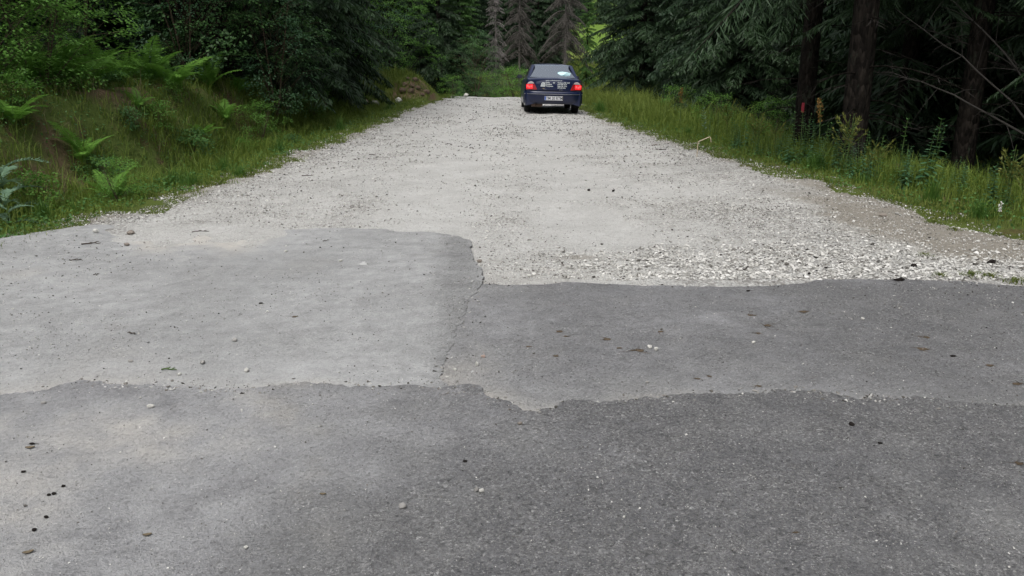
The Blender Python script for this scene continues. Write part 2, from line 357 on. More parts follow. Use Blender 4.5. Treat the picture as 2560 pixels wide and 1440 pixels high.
# gravel road: strip across t, along y, then round the bend
def strip(rows, nt):
    t = np.linspace(-1, 1, nt); P = []
    for (cx, cy, dx, dy, wl_, wr_) in rows:
        off = np.where(t < 0, t*wl_, t*wr_); P.append(np.stack([cx+dx*off, cy+dy*off, t], 1))
    return np.array(P)
rows = []
for y in np.concatenate([np.arange(4.9, 14, .07), np.arange(14, 37.5, .16)]):
    c = (xl(max(y, 6.6))+xr(max(y, 6.6)))/2; hw = (xr(max(y, 6.6))-xl(max(y, 6.6)))/2
    hwl = hw + (3 if y < 6.6 else 0)*(6.6-y)/1.7; rows.append((c, y, 1, 0, hwl+.35, hwl+.35))
seg = [Vector((a, b)) for a, b in CL]
for i in range(len(seg)-1):
    for k in range(8):
        p = seg[i].lerp(seg[i+1], k/8); d = (seg[min(i+1, len(seg)-1)]-seg[i]).normalized()
        if i > 0: d = (d*(k/8*.5+.5)+(seg[i]-seg[i-1]).normalized()*(.5-k/8*.5)).normalized()
        rows.append((p.x, p.y, d.y, -d.x, 2.35, 2.35))
P = strip(rows, 91); rx, ry, rt = P[..., 0].ravel(), P[..., 1].ravel(), P[..., 2].ravel()
rs = edge_dist(rx, ry); rn = nz(rx, ry, .9, 9.2, 4); rn2 = nz(rx, ry, 3.5, 2.2, 2)
rut = -.02*np.exp(-((rx-.75)/.3)**2)-.02*np.exp(-((rx+.75)/.3)**2)
rz = road_z(rx, ry)+.012*rn2+(.03*rn+rut)*sstep(7, 9, ry)-.12*sstep(-.25+rn*.35, .35+rn*.35, rs)
pu, pv = project(rx, ry)
# stoniness measured from the place: heaps by the asphalt, strips along both edges, smooth wheel tracks
st_ = .50+.42*rn+.15*rn2
st_ += .75*(1-sstep(6.0, 7.2, ry+rn*.4))*sstep(-.3, 1.2, rx)
st_ += .55*sstep(1.6, 2.6, rx+rn*.5)*(1-sstep(9, 14, ry))
st_ += .6*sstep(-.9, -.25, rs)
st_ -= .55*np.exp(-((rx-.75-.0*ry)/.42)**2)+.45*np.exp(-((rx+.80+.1*np.sin(ry*.3))/.40)**2)*(ry > 7)+.30*np.exp(-((rx+.15+.2*np.sin(ry*.2))/.35)**2)*(ry > 8)+.30*np.exp(-((rx+1.0)/.5)**2)+.3*np.exp(-((rx-2.1)/.4)**2)*(ry > 9)
st_ = np.clip(st_, .05, 1)
di = sstep(3.0, 3.7, rx+.35*rn+(ry-7)*.13)*(1-sstep(8.6, 11.5, ry+rn))*sstep(5.95, 6.5, ry+.1*rn2) + .8*np.exp(-((rx-.55)/.22)**2-((ry-6.42)/.09)**2)+.25*(1-sstep(6.0, 6.6, ry))*(1-sstep(.4, 1.6, rx))
di = np.clip(di+.8*sstep(-.35, .05, rs+rn*.4), 0, 1)
st_ = st_*(1-.75*di)
nr, nc = P.shape[:2]; ii = (np.arange(nr-1)[:, None]*nc+np.arange(nc-1)[None]).ravel()
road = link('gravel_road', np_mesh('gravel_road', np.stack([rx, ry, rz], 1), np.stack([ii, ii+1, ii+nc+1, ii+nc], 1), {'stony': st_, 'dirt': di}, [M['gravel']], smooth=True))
tag(road, kind='structure')

# ------------------------------------------------------------------ asphalt slabs
def rough_line(pts, step=.035, amp=.03, seed=0.0):
    out = []
    for (a, b) in zip(pts[:-1], pts[1:]):
        a, b = Vector(a), Vector(b); L = (b-a).length; n = max(1, int(L/step)) if max(abs(a.x), abs(b.x)) < 7 else 2
        nrm = Vector((-(b-a).y, (b-a).x)).normalized()
        for k in range(n):
            p = a.lerp(b, k/n); f = noise.fractal(Vector((p.x*5+seed, p.y*5, seed)), .45, 2.2, 6)
            out.append(p+nrm*f*amp)
    out.append(Vector(pts[-1])); return out
def px(lst, z=0.0): return [unproject(u, v, z) for u, v in lst]
from mathutils.geometry import delaunay_2d_cdt
def slab(name, outline, z, thick, mat, attr_fn, step=.05, sink_fn=None):
    xs = [p.x for p in outline]; ys = [p.y for p in outline]
    x0, x1, y0, y1 = max(min(xs), -7), min(max(xs), 7.5), max(min(ys), 1.5), max(ys)
    gp = [Vector((x+random.uniform(-.2, .2)*step, y+random.uniform(-.2, .2)*step)) for x in np.arange(x0, x1, step) for y in np.arange(y0, y1, step)]
    ox, oy = np.array(xs), np.array(ys); G = np.array(gp); ins = np.zeros(len(G), bool)
    j = len(ox)-1
    for i in range(len(ox)):
        c = ((oy[i] > G[:, 1]) != (oy[j] > G[:, 1])); xi = (ox[j]-ox[i])*(G[:, 1]-oy[i])/(oy[j]-oy[i]+1e-12)+ox[i]
        ins ^= c & (G[:, 0] < xi); j = i
    gp = [p for p, k in zip(gp, ins) if k]
    n = len(outline)
    vs, es, fs, *_ = delaunay_2d_cdt(outline+gp, [(i, (i+1) % n) for i in range(n)], [], 1, 1e-4)
    V = np.array([(v.x, v.y, 0) for v in vs]); und = und_slab(V[:, 0], V[:, 1])
    V[:, 2] = z+und
    if sink_fn: V[:, 2] -= sink_fn(V[:, 0], V[:, 1])
    F = np.array([f for f in fs if len(f) == 3])
    # skirt
    cnt = {}
    for f in F.tolist():
        for a, b in ((f[0], f[1]), (f[1], f[2]), (f[2], f[0])): cnt[(a, b)] = 1
    bd = [(a, b) for (a, b) in cnt if (b, a) not in cnt]
    A = np.array(bd); base = len(V); bv = np.unique(A); idx = -np.ones(base, int); idx[bv] = base+np.arange(len(bv))
    VB = V[bv].copy(); VB[:, 2] -= thick
    F2 = np.concatenate([np.stack([A[:, 1], A[:, 0], idx[A[:, 0]]], 1), np.stack([A[:, 1], idx[A[:, 0]], idx[A[:, 1]]], 1)])
    at = attr_fn(V[:, 0], V[:, 1]); at = {k: np.concatenate([d, (d[bv]*(.15 if k == 'dust' else 1)+(.5 if k == 'wear' else 0)*.6)]) for k, d in at.items()}
    o = link(name, np_mesh(name, np.concatenate([V, VB]), np.concatenate([F, F2]), at, [mat]))
    return tag(o, kind='structure')
# shared front edge (coarse asphalt against the two patches)
edge_img = [(-40, 992), (60, 985), (150, 964), (200, 952), (300, 962), (420, 972), (560, 978), (640, 976), (700, 968), (760, 957), (860, 962), (960, 966), (1040, 968), (1090, 972), (1140, 970), (1185, 968), (1215, 990), (1250, 1000), (1290, 1020), (1330, 1028), (1390, 1020), (1420, 1006), (1470, 1004), (1495, 1014), (1530, 1008), (1600, 996), (1700, 990), (1800, 988), (1925, 984), (1940, 978), (2060, 984), (2150, 998), (2170, 990), (2250, 994), (2330, 996), (2400, 1006), (2500, 1016), (2600, 1006)]
ez = px(edge_img, .03); front = [(-40, ez[0][1]-.1), (-7, ez[0][1]-.05)]+ez+[(7, ez[-1][1]), (40, ez[-1][1]+.1)]
front_r = rough_line(front, .012, .032, 1.3)
def attrs_near(x, y):
    u, v = project(x, y, .03); n = nz(x, y, 1.1, 4.4, 4); n2 = nz(x, y, 5, 8.4, 3)
    bound = np.interp(v, [960, 1080, 1250, 1440], [1070, 1130, 960, 620])
    ro = .22+.70*sstep(-420, 260, u-bound+n*420+n2*90)
    wear = .10+.50*sstep(-330, 480, u-bound+n*380+n2*80)*(.72+.28*sstep(1200, 1000, v)) - .30*np.exp(-((u-1380)/130)**2-((v-1110)/70)**2)-.18*np.exp(-((u-1300)/160)**2-((v-1260)/120)**2)
    wear += .10*np.exp(-((u-1150)/110)**2-((v-1010)/40)**2)
    du = .13+.36*(1-sstep(-400, 500, u-bound+n*240))+.36*n+.10*n2+.2*np.exp(-((u-1380)/120)**2-((v-1110)/60)**2)+.08*n2
    return {'rough': np.clip(ro, 0, 1), 'wear': np.clip(wear+.22*n, 0, 1), 'dust': np.clip(du, 0, 1)}
slab('coarse_asphalt', [Vector((40, -12)), Vector((-40, -12))][::-1]*0+[Vector((-40, -12))]+front_r+[Vector((40, -12))], .034, .06, M['asph_near'], attrs_near, .045)
# left patch: its right side and rounded upper corner stand proud of the gravel
back = -.05
left_img = [(1120, 985), (1105, 940), (1120, 890), (1140, 830), (1165, 770), (1180, 735), (1208, 712), (1205, 680), (1185, 650), (1180, 630), (1172, 602), (1150, 592), (1085, 583), (1000, 580), (950, 574), (850, 571), (760, 572), (700, 566), (560, 556), (420, 552), (320, 553), (150, 574), (0, 598), (-120, 612)]
lp = px(left_img, .02); lo = [(lp[0][0], lp[0][1]-.25)]+lp+[(-8, lp[-1][1]), (-20, lp[-1][1]-.6)]
lo_r = rough_line(lo, .022, .025, 5.1)
def near_edge(x, y, d=.35):
    """how close, towards the camera, the raised front edge is"""
    fxs = np.array([p[0] for p in front]); fys = np.array([p[1] for p in front]); return (y-np.interp(x, fxs, fys))
def attrs_left(x, y):
    u, v = project(x, y, .02); n = nz(x, y, .9, 14.4, 4); n2 = nz(x, y, 4, 3.4, 3); e = near_edge(x, y)
    du = .34+.26*n+.10*n2+.30*(1-sstep(.0, .75, e+.3*n2))*(1-sstep(700, 1150, u))+.18*(1-sstep(.0, .12, e+.07*n2))
    du += .75*sstep(760, 560, u)*sstep(230, 360, u)*sstep(668, 580, v+30*n2)+.30*np.exp(-((u-520)/260)**2-((v-580)/26)**2)+.22*np.exp(-((u-60)/130)**2-((v-675)/45)**2)
    du -= .5*(1-sstep(150, 420, u))*np.exp(-((v-616)/28)**2)
    wear = .30*np.exp(-((u-520)/170)**2-((v-760)/110)**2)+.40*(1-sstep(.0, 330, u))*np.exp(-((v-622)/24)**2)+.12*n+.32*np.exp(-((u-450)/140)**2)*(1-sstep(.0, .11, e))
    wear += .22*np.exp(-((u-np.interp(v, [712, 940], [1200, 1100]))/26)**2)*sstep(690, 720, v)+.12*sstep(1.0, 0, np.abs(u-900)/250)*sstep(700, 600, v)
    return {'rough': np.clip(.12+.3*n+.5*np.exp(-((u-1150)/60)**2), 0, 1), 'wear': np.clip(wear, 0, 1), 'dust': np.clip(du-.5*np.exp(-((u-450)/110)**2)*(1-sstep(0, .09, e)), 0, 1)}
def sink_left(x, y):
    u, v = project(x, y, .02); n = nz(x, y, 3, 3.4, 4); return .045*sstep(800, 640, u)*sstep(230, 330, u)*sstep(628, 575, v+22*n)+.0035*sstep(716, 740, v)*(u > 1000)
slab('dusty_asphalt_patch', lo_r+[Vector((-20, 3)), Vector((lp[0][0], 3))][:0]+[Vector((-20, lp[0][1]-.25))], .022, .06, M['asph_left'], attrs_left, .05, sink_left)
right_img = [(1195, 712), (1230, 712), (1300, 714), (1360, 712), (1420, 706), (1500, 710), (1620, 715), (1760, 717), (1900, 716), (2000, 710), (2040, 702), (2150, 700), (2300, 702), (2420, 704), (2500, 712), (2600, 722)]
rp = px(right_img, .012); ro_ = [(rp[0][0]-.35, rp[0][1])]+rp+[(8, rp[-1][1]), (20, rp[-1][1]-.3)]
ro_r = rough_line(ro_, .022, .016, 8.7)
def attrs_right(x, y):
    u, v = project(x, y, .012); n = nz(x, y, 1.0, 24.4, 4); n2 = nz(x, y, 4, 33.4, 3); e = near_edge(x, y)
    du = .14+.30*n+.12*n2+.34*(1-sstep(.05, .62, e+.25*n2))*(1-.45*sstep(1900, 2500, u))+.26*(1-sstep(.0, .13, e+.09*n2))+.45*(1-sstep(1180, 1480, u+60*n))*.7
    du += .16*np.exp(-((u-1700-.25*(v-850)+12*n2)/20)**2)*sstep(740, 800, v)*(1-sstep(900, 950, v))
    wear = .18+.25*n+.22*sstep(1700, 2300, u)*(1-sstep(.2, .8, e)*0)+.2*np.exp(-((v-725)/18)**2)
    wear *= sstep(1150, 1500, u)
    return {'rough': np.clip(.52+.35*n+.2*sstep(1700, 2300, u), 0, 1), 'wear': np.clip(wear, 0, 1), 'dust': np.clip(du, 0, 1)}
slab('grey_asphalt_patch', ro_r+[Vector((20, 3.3)), Vector((rp[0][0]-.35, 3.3))], .015, .05, M['asph_right'], attrs_right, .05)

# ------------------------------------------------------------------ loose gravel
def rock_template(seed, flat=.6, n=11):
    r = random.Random(seed); bm = bmesh.new()
    for _ in range(n):
        v = Vector((r.gauss(0, 1), r.gauss(0, 1), r.gauss(0, 1))).normalized()
        bm.verts.new((v.x*r.uniform(.8, 1.1), v.y*r.uniform(.6, .95), v.z*flat*r.uniform(.8, 1.1)))
    bmesh.ops.convex_hull(bm, input=bm.verts)
    bmesh.ops.delete(bm, geom=[v for v in bm.verts if not v.link_faces], context='VERTS')
    bmesh.ops.triangulate(bm, faces=bm.faces[:]); bm.verts.ensure_lookup_table()
    V = np.array([v.co[:] for v in bm.verts]); F = np.array([[v.index for v in f.verts] for f in bm.faces]); bm.free(); return V, F
def scatter(name, xs, ys, zs, size, tint, mat, sink=.25, n=8):
    Vs, Fs, Ts = [], [], []; off = 0; which = rng.integers(0, 5, len(xs))
    for k in range(5):
        TV, TF = rock_template(100+k, random.Random(k).uniform(.45, .75), n); m = which == k; c = m.sum()
        if not c: continue
        a = rng.random(c)*2*math.pi; ca, sa = np.cos(a), np.sin(a); S = size[m]/2
        tx = rng.normal(0, .18, c); ty = rng.normal(0, .18, c)
        X = TV[None, :, 0]*S[:, None]; Y = TV[None, :, 1]*S[:, None]*rng.uniform(.75, 1.1, c)[:, None]; Z = TV[None, :, 2]*S[:, None]+X*tx[:, None]+Y*ty[:, None]
        V = np.stack([X*ca[:, None]-Y*sa[:, None]+xs[m][:, None], X*sa[:, None]+Y*ca[:, None]+ys[m][:, None], Z+(zs[m]+S*(.5-sink))[:, None]], -1)
        Vs.append(V.reshape(-1, 3)); Fs.append((TF[None]+(np.arange(c)*len(TV))[:, None, None]+off).reshape(-1, 3)); Ts.append(np.repeat(tint[m], len(TV))); off += c*len(TV)
    return link(name, np_mesh(name, np.concatenate(Vs), np.concatenate(Fs), {'tint': np.concatenate(Ts)}, [mat]))
lx = np.array([p.x for p in lo_r]); ly = np.array([p.y for p in lo_r])
def inside(poly, x, y):
    ox = np.array([p[0] for p in poly]); oy = np.array([p[1] for p in poly]); ins = np.zeros(len(x), bool); j = len(ox)-1
    for i in range(len(ox)):
        c = ((oy[i] > y) != (oy[j] > y)); xi = (ox[j]-ox[i])*(y-oy[i])/(oy[j]-oy[i]+1e-12)+ox[i]; ins ^= c & (x < xi); j = i
    return ins
polyL = lo+[(-20, lp[0][1]-.25)]; polyR = ro_+[(20, 3.3), (rp[0][0]-.35, 3.3)]
def surf_z(x, y):
    """height of whatever surface lies at x, y near the junction"""
    z = road_surf(x, y); fr = near_edge(x, y) < 0; un = und_slab(x, y)
    z = np.where(inside(polyR, x, y), .0155+un, z); inl = inside(polyL, x, y); z = np.where(inl, np.maximum(.0225+un-sink_left(x, y), np.where(inl, z, z)), z); return np.where(fr, .0345+un, z)
N = 190000
yy = 5.7+(1-np.sqrt(1-rng.random(N)))*24; yy = np.where(rng.random(N) < .42, rng.uniform(5.7, 9.5, N), yy)
xx = rng.uniform(-4.6, 6.2, N); s = edge_dist(xx, yy); n1 = nz(xx, yy, .9, 9.2, 4); n2 = nz(xx, yy, 3.5, 2.2, 2)
dens = .22+.75*np.clip(n1+.35*n2, 0, 1)
dens += 1.1*(1-sstep(6.0, 6.9, yy+n1*.5))*sstep(-.6, .9, xx)+.55*sstep(1.6, 2.6, xx+n1*.5)*(1-sstep(8.5, 12.5, yy))+.75*sstep(-.8, -.3, s+.3*n1)
dens -= .45*np.exp(-((xx-.75)/.42)**2)+.4*np.exp(-((xx+.80)/.4)**2)*(yy > 7)+.25*np.exp(-((xx+1.0)/.5)**2)
dirtm = sstep(3.0, 3.7, xx+.35*n1+(yy-7)*.13)*(1-sstep(8.6, 11.5, yy+n1))*sstep(5.95, 6.5, yy)
dens *= (1-.72*dirtm*(1-.4*np.clip(n2, -1, 1)))
keep = (rng.random(N) < dens) & (s < .30+.5*n1) & ~inside(polyL, xx, yy) & ~inside(polyR, xx, yy)
xx, yy, n1 = xx[keep], yy[keep], n1[keep]
big = (1-sstep(6.0, 7.6, yy))*sstep(-.2, 1.2, xx)
size = rng.lognormal(math.log(.0125), .42, len(xx))*(1+.95*big*rng.random(len(xx)))*np.clip(yy/9, 1, 1.7); size = np.clip(size, .006, .045)
tint = np.clip(rng.normal(.54+.14*big, .27, len(xx)), .08, 1); drk = rng.random(len(xx)) < .06; tint = np.where(drk, rng.random(len(xx))*.08, tint)
tag(scatter('gravel', xx, yy, np.maximum(road_surf(xx, yy), gz_at(xx, yy)), size, tint, M['pebble'], .12, 8), kind='stuff')
N = 60000
yy = 6+rng.random(N)**1.25*28; xx = rng.uniform(-4.3, 5, N); s = edge_dist(xx, yy); n1 = nz(xx, yy, .7, 77, 4)
k = (s < .0) & (rng.random(N) < .30+.9*np.clip(n1, -.3, 1)) & ~inside(polyL, xx, yy) & ~inside(polyR, xx, yy); xx, yy = xx[k], yy[k]
size = np.clip(rng.lognormal(math.log(.011), .45, len(xx))*np.clip(yy/9, .8, 2.4), .006, .05); tint = np.where(rng.random(len(xx)) < .62, rng.random(len(xx))*.16, rng.uniform(.5, 1, len(xx)))  # large dark share stands in for the shadow gaps between stones
tag(scatter('scattered_chips', xx, yy, road_surf(xx, yy), size, tint, M['pebble'], .15, 7), 'scattered dark and pale chips on the gravel road, dark ones copying shade between stones', None, None, 'stuff')
# chips strewn over the asphalt
N = 38000
u = rng.uniform(-60, 2620, N); v = rng.uniform(575, 1445, N); XY = np.array([unproject(a, b, .03) for a, b in zip(u, v)]); xx, yy = XY[:, 0], XY[:, 1]
n1 = nz(xx, yy, .8, 55, 4); on = inside(polyL, xx, yy) | inside(polyR, xx, yy) | (near_edge(xx, yy) < 0)
d = .22+.6*np.clip(n1, 0, 1)+.35*sstep(1700, 2500, u)*sstep(1200, 700, v)+.6*(1-sstep(0, .1, np.abs(near_edge(xx, yy)-.02)))*(u < 900)+.5*np.exp(-((v-640)/50)**2)*(u < 500)
keep = on & (rng.random(N) < d); xx, yy, u, v = xx[keep], yy[keep], u[keep], v[keep]
dist = np.hypot(xx, yy); size = np.clip(rng.lognormal(math.log(.0052), .42, len(xx))*np.clip(dist/4.2, .55, 1.7), .0025, .022)
tint = np.where(rng.random(len(xx)) < .52, rng.random(len(xx))*.10, np.clip(rng.normal(.72, .2, len(xx)), .2, 1))
tag(scatter('loose_chips_on_asphalt', xx, yy, surf_z(xx, yy), size, tint, M['pebble'], 0, 7), 'small pale and dark stone chips strewn over the asphalt', None, None, 'stuff')

cx, cy, cs, ct = [], [], [], []
for line, n_, wd in ((front_r, 2600, .045), (lo_r[:160], 700, .05), (ro_r, 900, .05)):
    L_ = [p for p in line if abs(p[0]) < 5]
    for _ in range(n_):
        p = random.choice(L_); f = noise.noise(Vector((p[0]*1.7, p[1]*1.7, 4)))
        if f < random.uniform(-.5, .35): continue
        cx.append(p[0]+random.gauss(0, wd)); cy.append(p[1]+random.gauss(.01, wd)); cs.append(min(.028, random.lognormvariate(math.log(.009), .5))); ct.append(random.random()*.22 if random.random() < .7 else random.uniform(.3, .8))
cx, cy = np.array(cx), np.array(cy)
tag(scatter('asphalt_crumbs', cx, cy, surf_z(cx, cy)-.004, np.array(cs), np.array(ct), M['pebble'], .1, 7), 'crumbs of broken asphalt and grit along the seams', None, None, 'stuff')

# ------------------------------------------------------------------ single stones, clods, leaves and twigs on the road
def px_size(u, v, s): x, y = unproject(u, v, .02); return s/FPX*math.hypot(y, CAM_H)
def at_surface(u, v):
    x, y = unproject(u, v, .02); return x, y, float(surf_z(np.array([x]), np.array([y]))[0])
def rock_obj(name, u, v, s, mat, label, cat, group, flat=.62, ratio=.85, rz=None, seed=None):
    x, y, z = at_surface(u, v); S = px_size(u, v, s)/2; z -= S*flat*.12; r = random.Random(seed if seed is not None else int(u*7+v))
    bm = bmesh.new()
    for _ in range(22):
        q = Vector((r.gauss(0, 1), r.gauss(0, 1), r.gauss(0, 1))).normalized(); bm.verts.new((q.x*S, q.y*S*ratio, q.z*S*flat))
    bmesh.ops.convex_hull(bm, input=bm.verts); bmesh.ops.delete(bm, geom=[q for q in bm.verts if not q.link_faces], context='VERTS')
    bmesh.ops.bevel(bm, geom=bm.edges[:], offset=S*.09, segments=1, affect='EDGES')
    me = bpy.data.meshes.new(name); bm.to_mesh(me); bm.free(); me.materials.append(mat)
    for p in me.polygons: p.use_smooth = False
    o = link(name, me, None, (x, y, z+S*flat*.82)); o.rotation_euler = (0, 0, r.uniform(0, 6) if rz is None else rz)
    return tag(o, label, cat, group)
SW, SG, SB, SP, DL = M['stone_white'], M['stone_grey'], M['stone_brown'], M['stone_pink'], M['dark_lump']
G1, G2, G3 = 'loose stones on the asphalt', 'dark clods and pellets on the road', 'stones on the dirt shoulder and gravel'
for (u, v, s, m, lab, cat, g_, fl, ra, rz) in [
    (1007, 1275, 19, SG, 'pale grey rounded stone lying alone on the near asphalt, left of the stone pair', 'stone', G1, .75, .9, 0),
    (1191, 1236, 11, SG, 'narrow upright pale stone touching a rounder one on the near asphalt', 'stone', G1, 1.35, .9, 0),
    (1204, 1238, 13, SW, 'round white stone touching the narrow upright stone on the near asphalt', 'stone', G1, .9, .9, 0),
    (1624, 870, 13, SW, 'larger of two white stones side by side on the grey patch', 'stone', G1, .85, .9, 0),
    (1640, 875, 11, SW, 'smaller of two white stones side by side on the grey patch', 'stone', G1, .9, .9, 0),
    (508, 909, 17, SG, 'biggest pale stone on the dusty patch above the broken seam', 'stone', G1, .62, .8, 0),
    (617, 929, 14, SW, 'rounded white stone right of the biggest stone near the seam', 'stone', G1, .8, .9, 0),
    (449, 940, 10, SW, 'small pointed white stone left of the biggest stone near the seam', 'stone', G1, .75, .8, 1),
    (327, 908, 13, SG, 'grey flat stone on the dusty patch left of the green sprig', 'stone', G1, .6, .8, 0),
    (587, 852, 13, SG, 'pale stone in the middle of the dusty patch', 'stone', G1, .8, .9, 0),
    (378, 1029, 18, SW, 'white oblong stone below the seam on the near asphalt', 'stone', G1, .55, .7, .2),
    (110, 1016, 14, SG, 'dull grey stone below the seam at the left of the near asphalt', 'stone', G1, .5, .8, 0),
    (240, 582, 14, SW, 'pale round stone at the grass edge, left of the brown-topped stone', 'stone', G1, .85, .9, 0),
    (327, 580, 20, SB, 'brownish broad stone at the grass edge, largest there', 'stone', G1, .6, .8, 0),
    (318, 613, 14, SB, 'brown-grey stone just below the broad stone by the grass edge', 'stone', G1, .6, .8, 0),
    (1208, 890, 12, SP, 'pinkish stone on the seam between the two patches', 'stone', G1, .6, .8, 0),
    (1192, 911, 9, SW, 'tall thin white stone beside the chalky scratch mark', 'stone', G1, 1.4, .9, 0),
    (1137, 922, 9, SW, 'small white stone left of the chalky scratch mark', 'stone', G1, .9, .9, 0),
    (1618, 957, 9, SG, 'small grey stone near the front rim of the grey patch', 'stone', G1, .7, .9, 0),
    (2157, 795, 10, SW, 'white stone at the upper part of the grey patch, right half', 'stone', G1, .8, .9, 0),
    (1884, 859, 9, SW, 'tiny white stone standing up on the grey patch right of the white pair', 'stone', G1, 1.0, .9, 0),
    (1560, 1301, 8, SW, 'bright white chip alone on the dark near asphalt', 'stone', G1, .9, .9, 0),
    (616, 1383, 11, SW, 'whitish stone nearest the bottom of the view on the light asphalt', 'stone', G1, .7, .9, 0),
    (715, 629, 9, SW, 'small white stone near the upper rim of the dusty patch', 'stone', G1, .7, .9, 0),
    (852, 653, 10, SW, 'white stone left of the white smear on the dusty patch', 'stone', G1, .6, .8, 0),
    (2208, 536, 19, SB, 'flat brown-grey stone lying on the bare dirt shoulder', 'stone', G3, .5, .7, 0),
    (2243, 530, 11, SG, 'light stone right of the flat brown stone on the dirt', 'stone', G3, .6, .8, 0),
    (1199, 648, 13, M['stone_brown'], 'dark stone lying against the broken corner of the dusty patch', 'stone', G3, .8, .9, 0),
    (1533, 474, 8, DL, 'dark pebble in the middle of the gravel, right of a paired one', 'stone', G3, .7, .8, 0),
    (1472, 471, 8, DL, 'dark pebble in the middle of the gravel, left of a paired one', 'stone', G3, .7, .8, 0),
    (2478, 653, 24, DL, 'large black clod on the dirt shoulder at the right side', 'clod', G2, .5, .6, 0),
    (2104, 653, 13, DL, 'black clod lying in the white gravel, left of the reddish-black one', 'clod', G2, .5, .6, 0),
    (2285, 662, 14, DL, 'reddish-black round clod in the white gravel', 'clod', G2, .8, .9, 0),
    (2250, 702, 26, DL, 'long black clod where the white gravel meets the grey patch', 'clod', G2, .35, .5, 0),
    (2024, 678, 9, DL, 'small black clod in the white gravel near its left heap', 'clod', G2, .7, .8, 0),
    (2128, 1070, 16, DL, 'black pebble on the dark near asphalt, larger of two', 'clod', G2, .6, .8, 0),
    (2199, 1116, 11, DL, 'dark grey pebble below and right of the black one on near asphalt', 'clod', G2, .6, .8, 0),
    (1871, 726, 11, DL, 'black sliver on the grey patch just below the gravel rim', 'clod', G2, .35, .6, 0),
    (2382, 890, 15, DL, 'black flat clod right of the brown wad on the grey patch', 'clod', G2, .35, .5, 0),
    (124, 1248, 10, DL, 'left one of two touching dark pellets on the near asphalt', 'pellet', G2, .7, .7, 0),
    (136, 1245, 11, DL, 'right one of two touching dark pellets on the near asphalt', 'pellet', G2, .7, .7, .4),
    (159, 1226, 12, DL, 'oval dark pellet just above the touching pair', 'pellet', G2, .55, .6, 0),
    (118, 1305, 11, DL, 'black round pellet below the touching pair', 'pellet', G2, .8, .8, 0),
    (88, 1338, 12, DL, 'lowest reddish-black pellet above the brown leaf', 'pellet', G2, .65, .8, 0),
    (60, 1192, 13, DL, 'oblong grey-black pellet up left of the touching pair', 'pellet', G2, .45, .6, 0),
    (82, 1120, 12, DL, 'topmost dark pellet of the row at the left side', 'pellet', G2, .5, .6, 0),
    (1163, 1160, 12, DL, 'olive dark pebble left of the coarse dark asphalt', 'clod', G2, .5, .8, 0),
    (1300, 1070, 13, M['stone_brown'], 'olive brown stone in the pit of the coarse asphalt under the rim', 'stone', G1, .6, .8, 0),
    (652, 762, 11, DL, 'black chip in the middle of the dusty patch, right of faint stains', 'clod', G2, .4, .6, 0),
    ]:
    rock_obj({'stone': 'stone', 'clod': 'clod', 'pellet': 'pellet'}[cat], u, v, s*1.12, m, lab, cat, g_, fl, ra, rz)
# dried brown clods pressed on the grey patch
for (u, v, s, lab) in [(738, 792, 20, 'brown dried scrap in the middle of the dusty patch'), (1389, 888, 20, 'brown clod left of the double scrap on the grey patch'),
    (1322, 864, 18, 'thin brown scrap at the left of the grey patch'), (1600, 877, 34, 'wide brown scrap touching the two white stones'), (1548, 870, 20, 'brown scrap left of the wide one by the white stones'),
    (1398, 828, 24, 'broken brown scraps left of the middle of the grey patch'), (1415, 839, 18, 'brown scrap under the broken scraps on the grey patch'), (1518, 848, 24, 'flat brown scrap above the two white stones'),
    (1652, 828, 18, 'brown scrap beside the curved dust trail'), (1878, 787, 22, 'upper rusty brown scrap on the right half of the grey patch'), (1918, 812, 24, 'broad rusty scrap, middle of three on the grey patch'),
    (1896, 832, 17, 'lower rusty scrap, third of three on the grey patch'), (1745, 946, 17, 'brown clod near the front rim, left of another'), (1774, 941, 16, 'brown clod near the front rim, right of another'),
    (1898, 965, 18, 'brown clod close to the raised rim of coarse asphalt'), (2306, 871, 34, 'large brown wad on the right part of the grey patch'), (2318, 838, 22, 'thin brown scrap above the large brown wad'),
    (2540, 958, 28, 'brown woody chunk at the right border of the grey patch'), (2474, 912, 26, 'dark brown bark strip on the grey patch near the right side'), (2008, 777, 26, 'pale brown smear of mud high on the grey patch'),
    (2548, 1168, 26, 'crumpled brown clod at the right border of the near asphalt'), (1989, 1336, 16, 'small brown clod on the near asphalt low on the right'), (1640, 360, 26, 'dark bark scrap lying on the gravel near the right verge')]:
    rock_obj('brown_scrap', u, v, s*.85, M['dung'], lab, 'scrap', 'brown scraps pressed on the road', .10, .75, 0)
def leaf_mesh(name, L, W, mat, curl=.25, seed=1):
    r = random.Random(seed); bm = bmesh.new(); n = 8; rows_ = []
    for i in range(n+1):
        t = i/n; ww = W*math.sin(math.pi*min(1, t*.93+.04))**.8*(1+r.uniform(-.15, .15)); z = L*curl*(t-.5)**2+r.uniform(0, .03)*L
        rows_.append([bm.verts.new((L*(t-.5), -ww/2, z+W*curl*.6)), bm.verts.new((L*(t-.5), 0, z)), bm.verts.new((L*(t-.5), ww/2, z+W*curl*.8))])
    for a, b in zip(rows_[:-1], rows_[1:]):
        for k in (0, 1): bm.faces.new((a[k], b[k], b[k+1], a[k+1]))
    gm = bmesh.ops.extrude_face_region(bm, geom=bm.faces[:]); bmesh.ops.translate(bm, verts=[q for q in gm['geom'] if isinstance(q, bmesh.types.BMVert)], vec=(0, 0, .0012))
    me = bpy.data.meshes.new(name); bm.to_mesh(me); bm.free(); me.materials.append(mat); return me
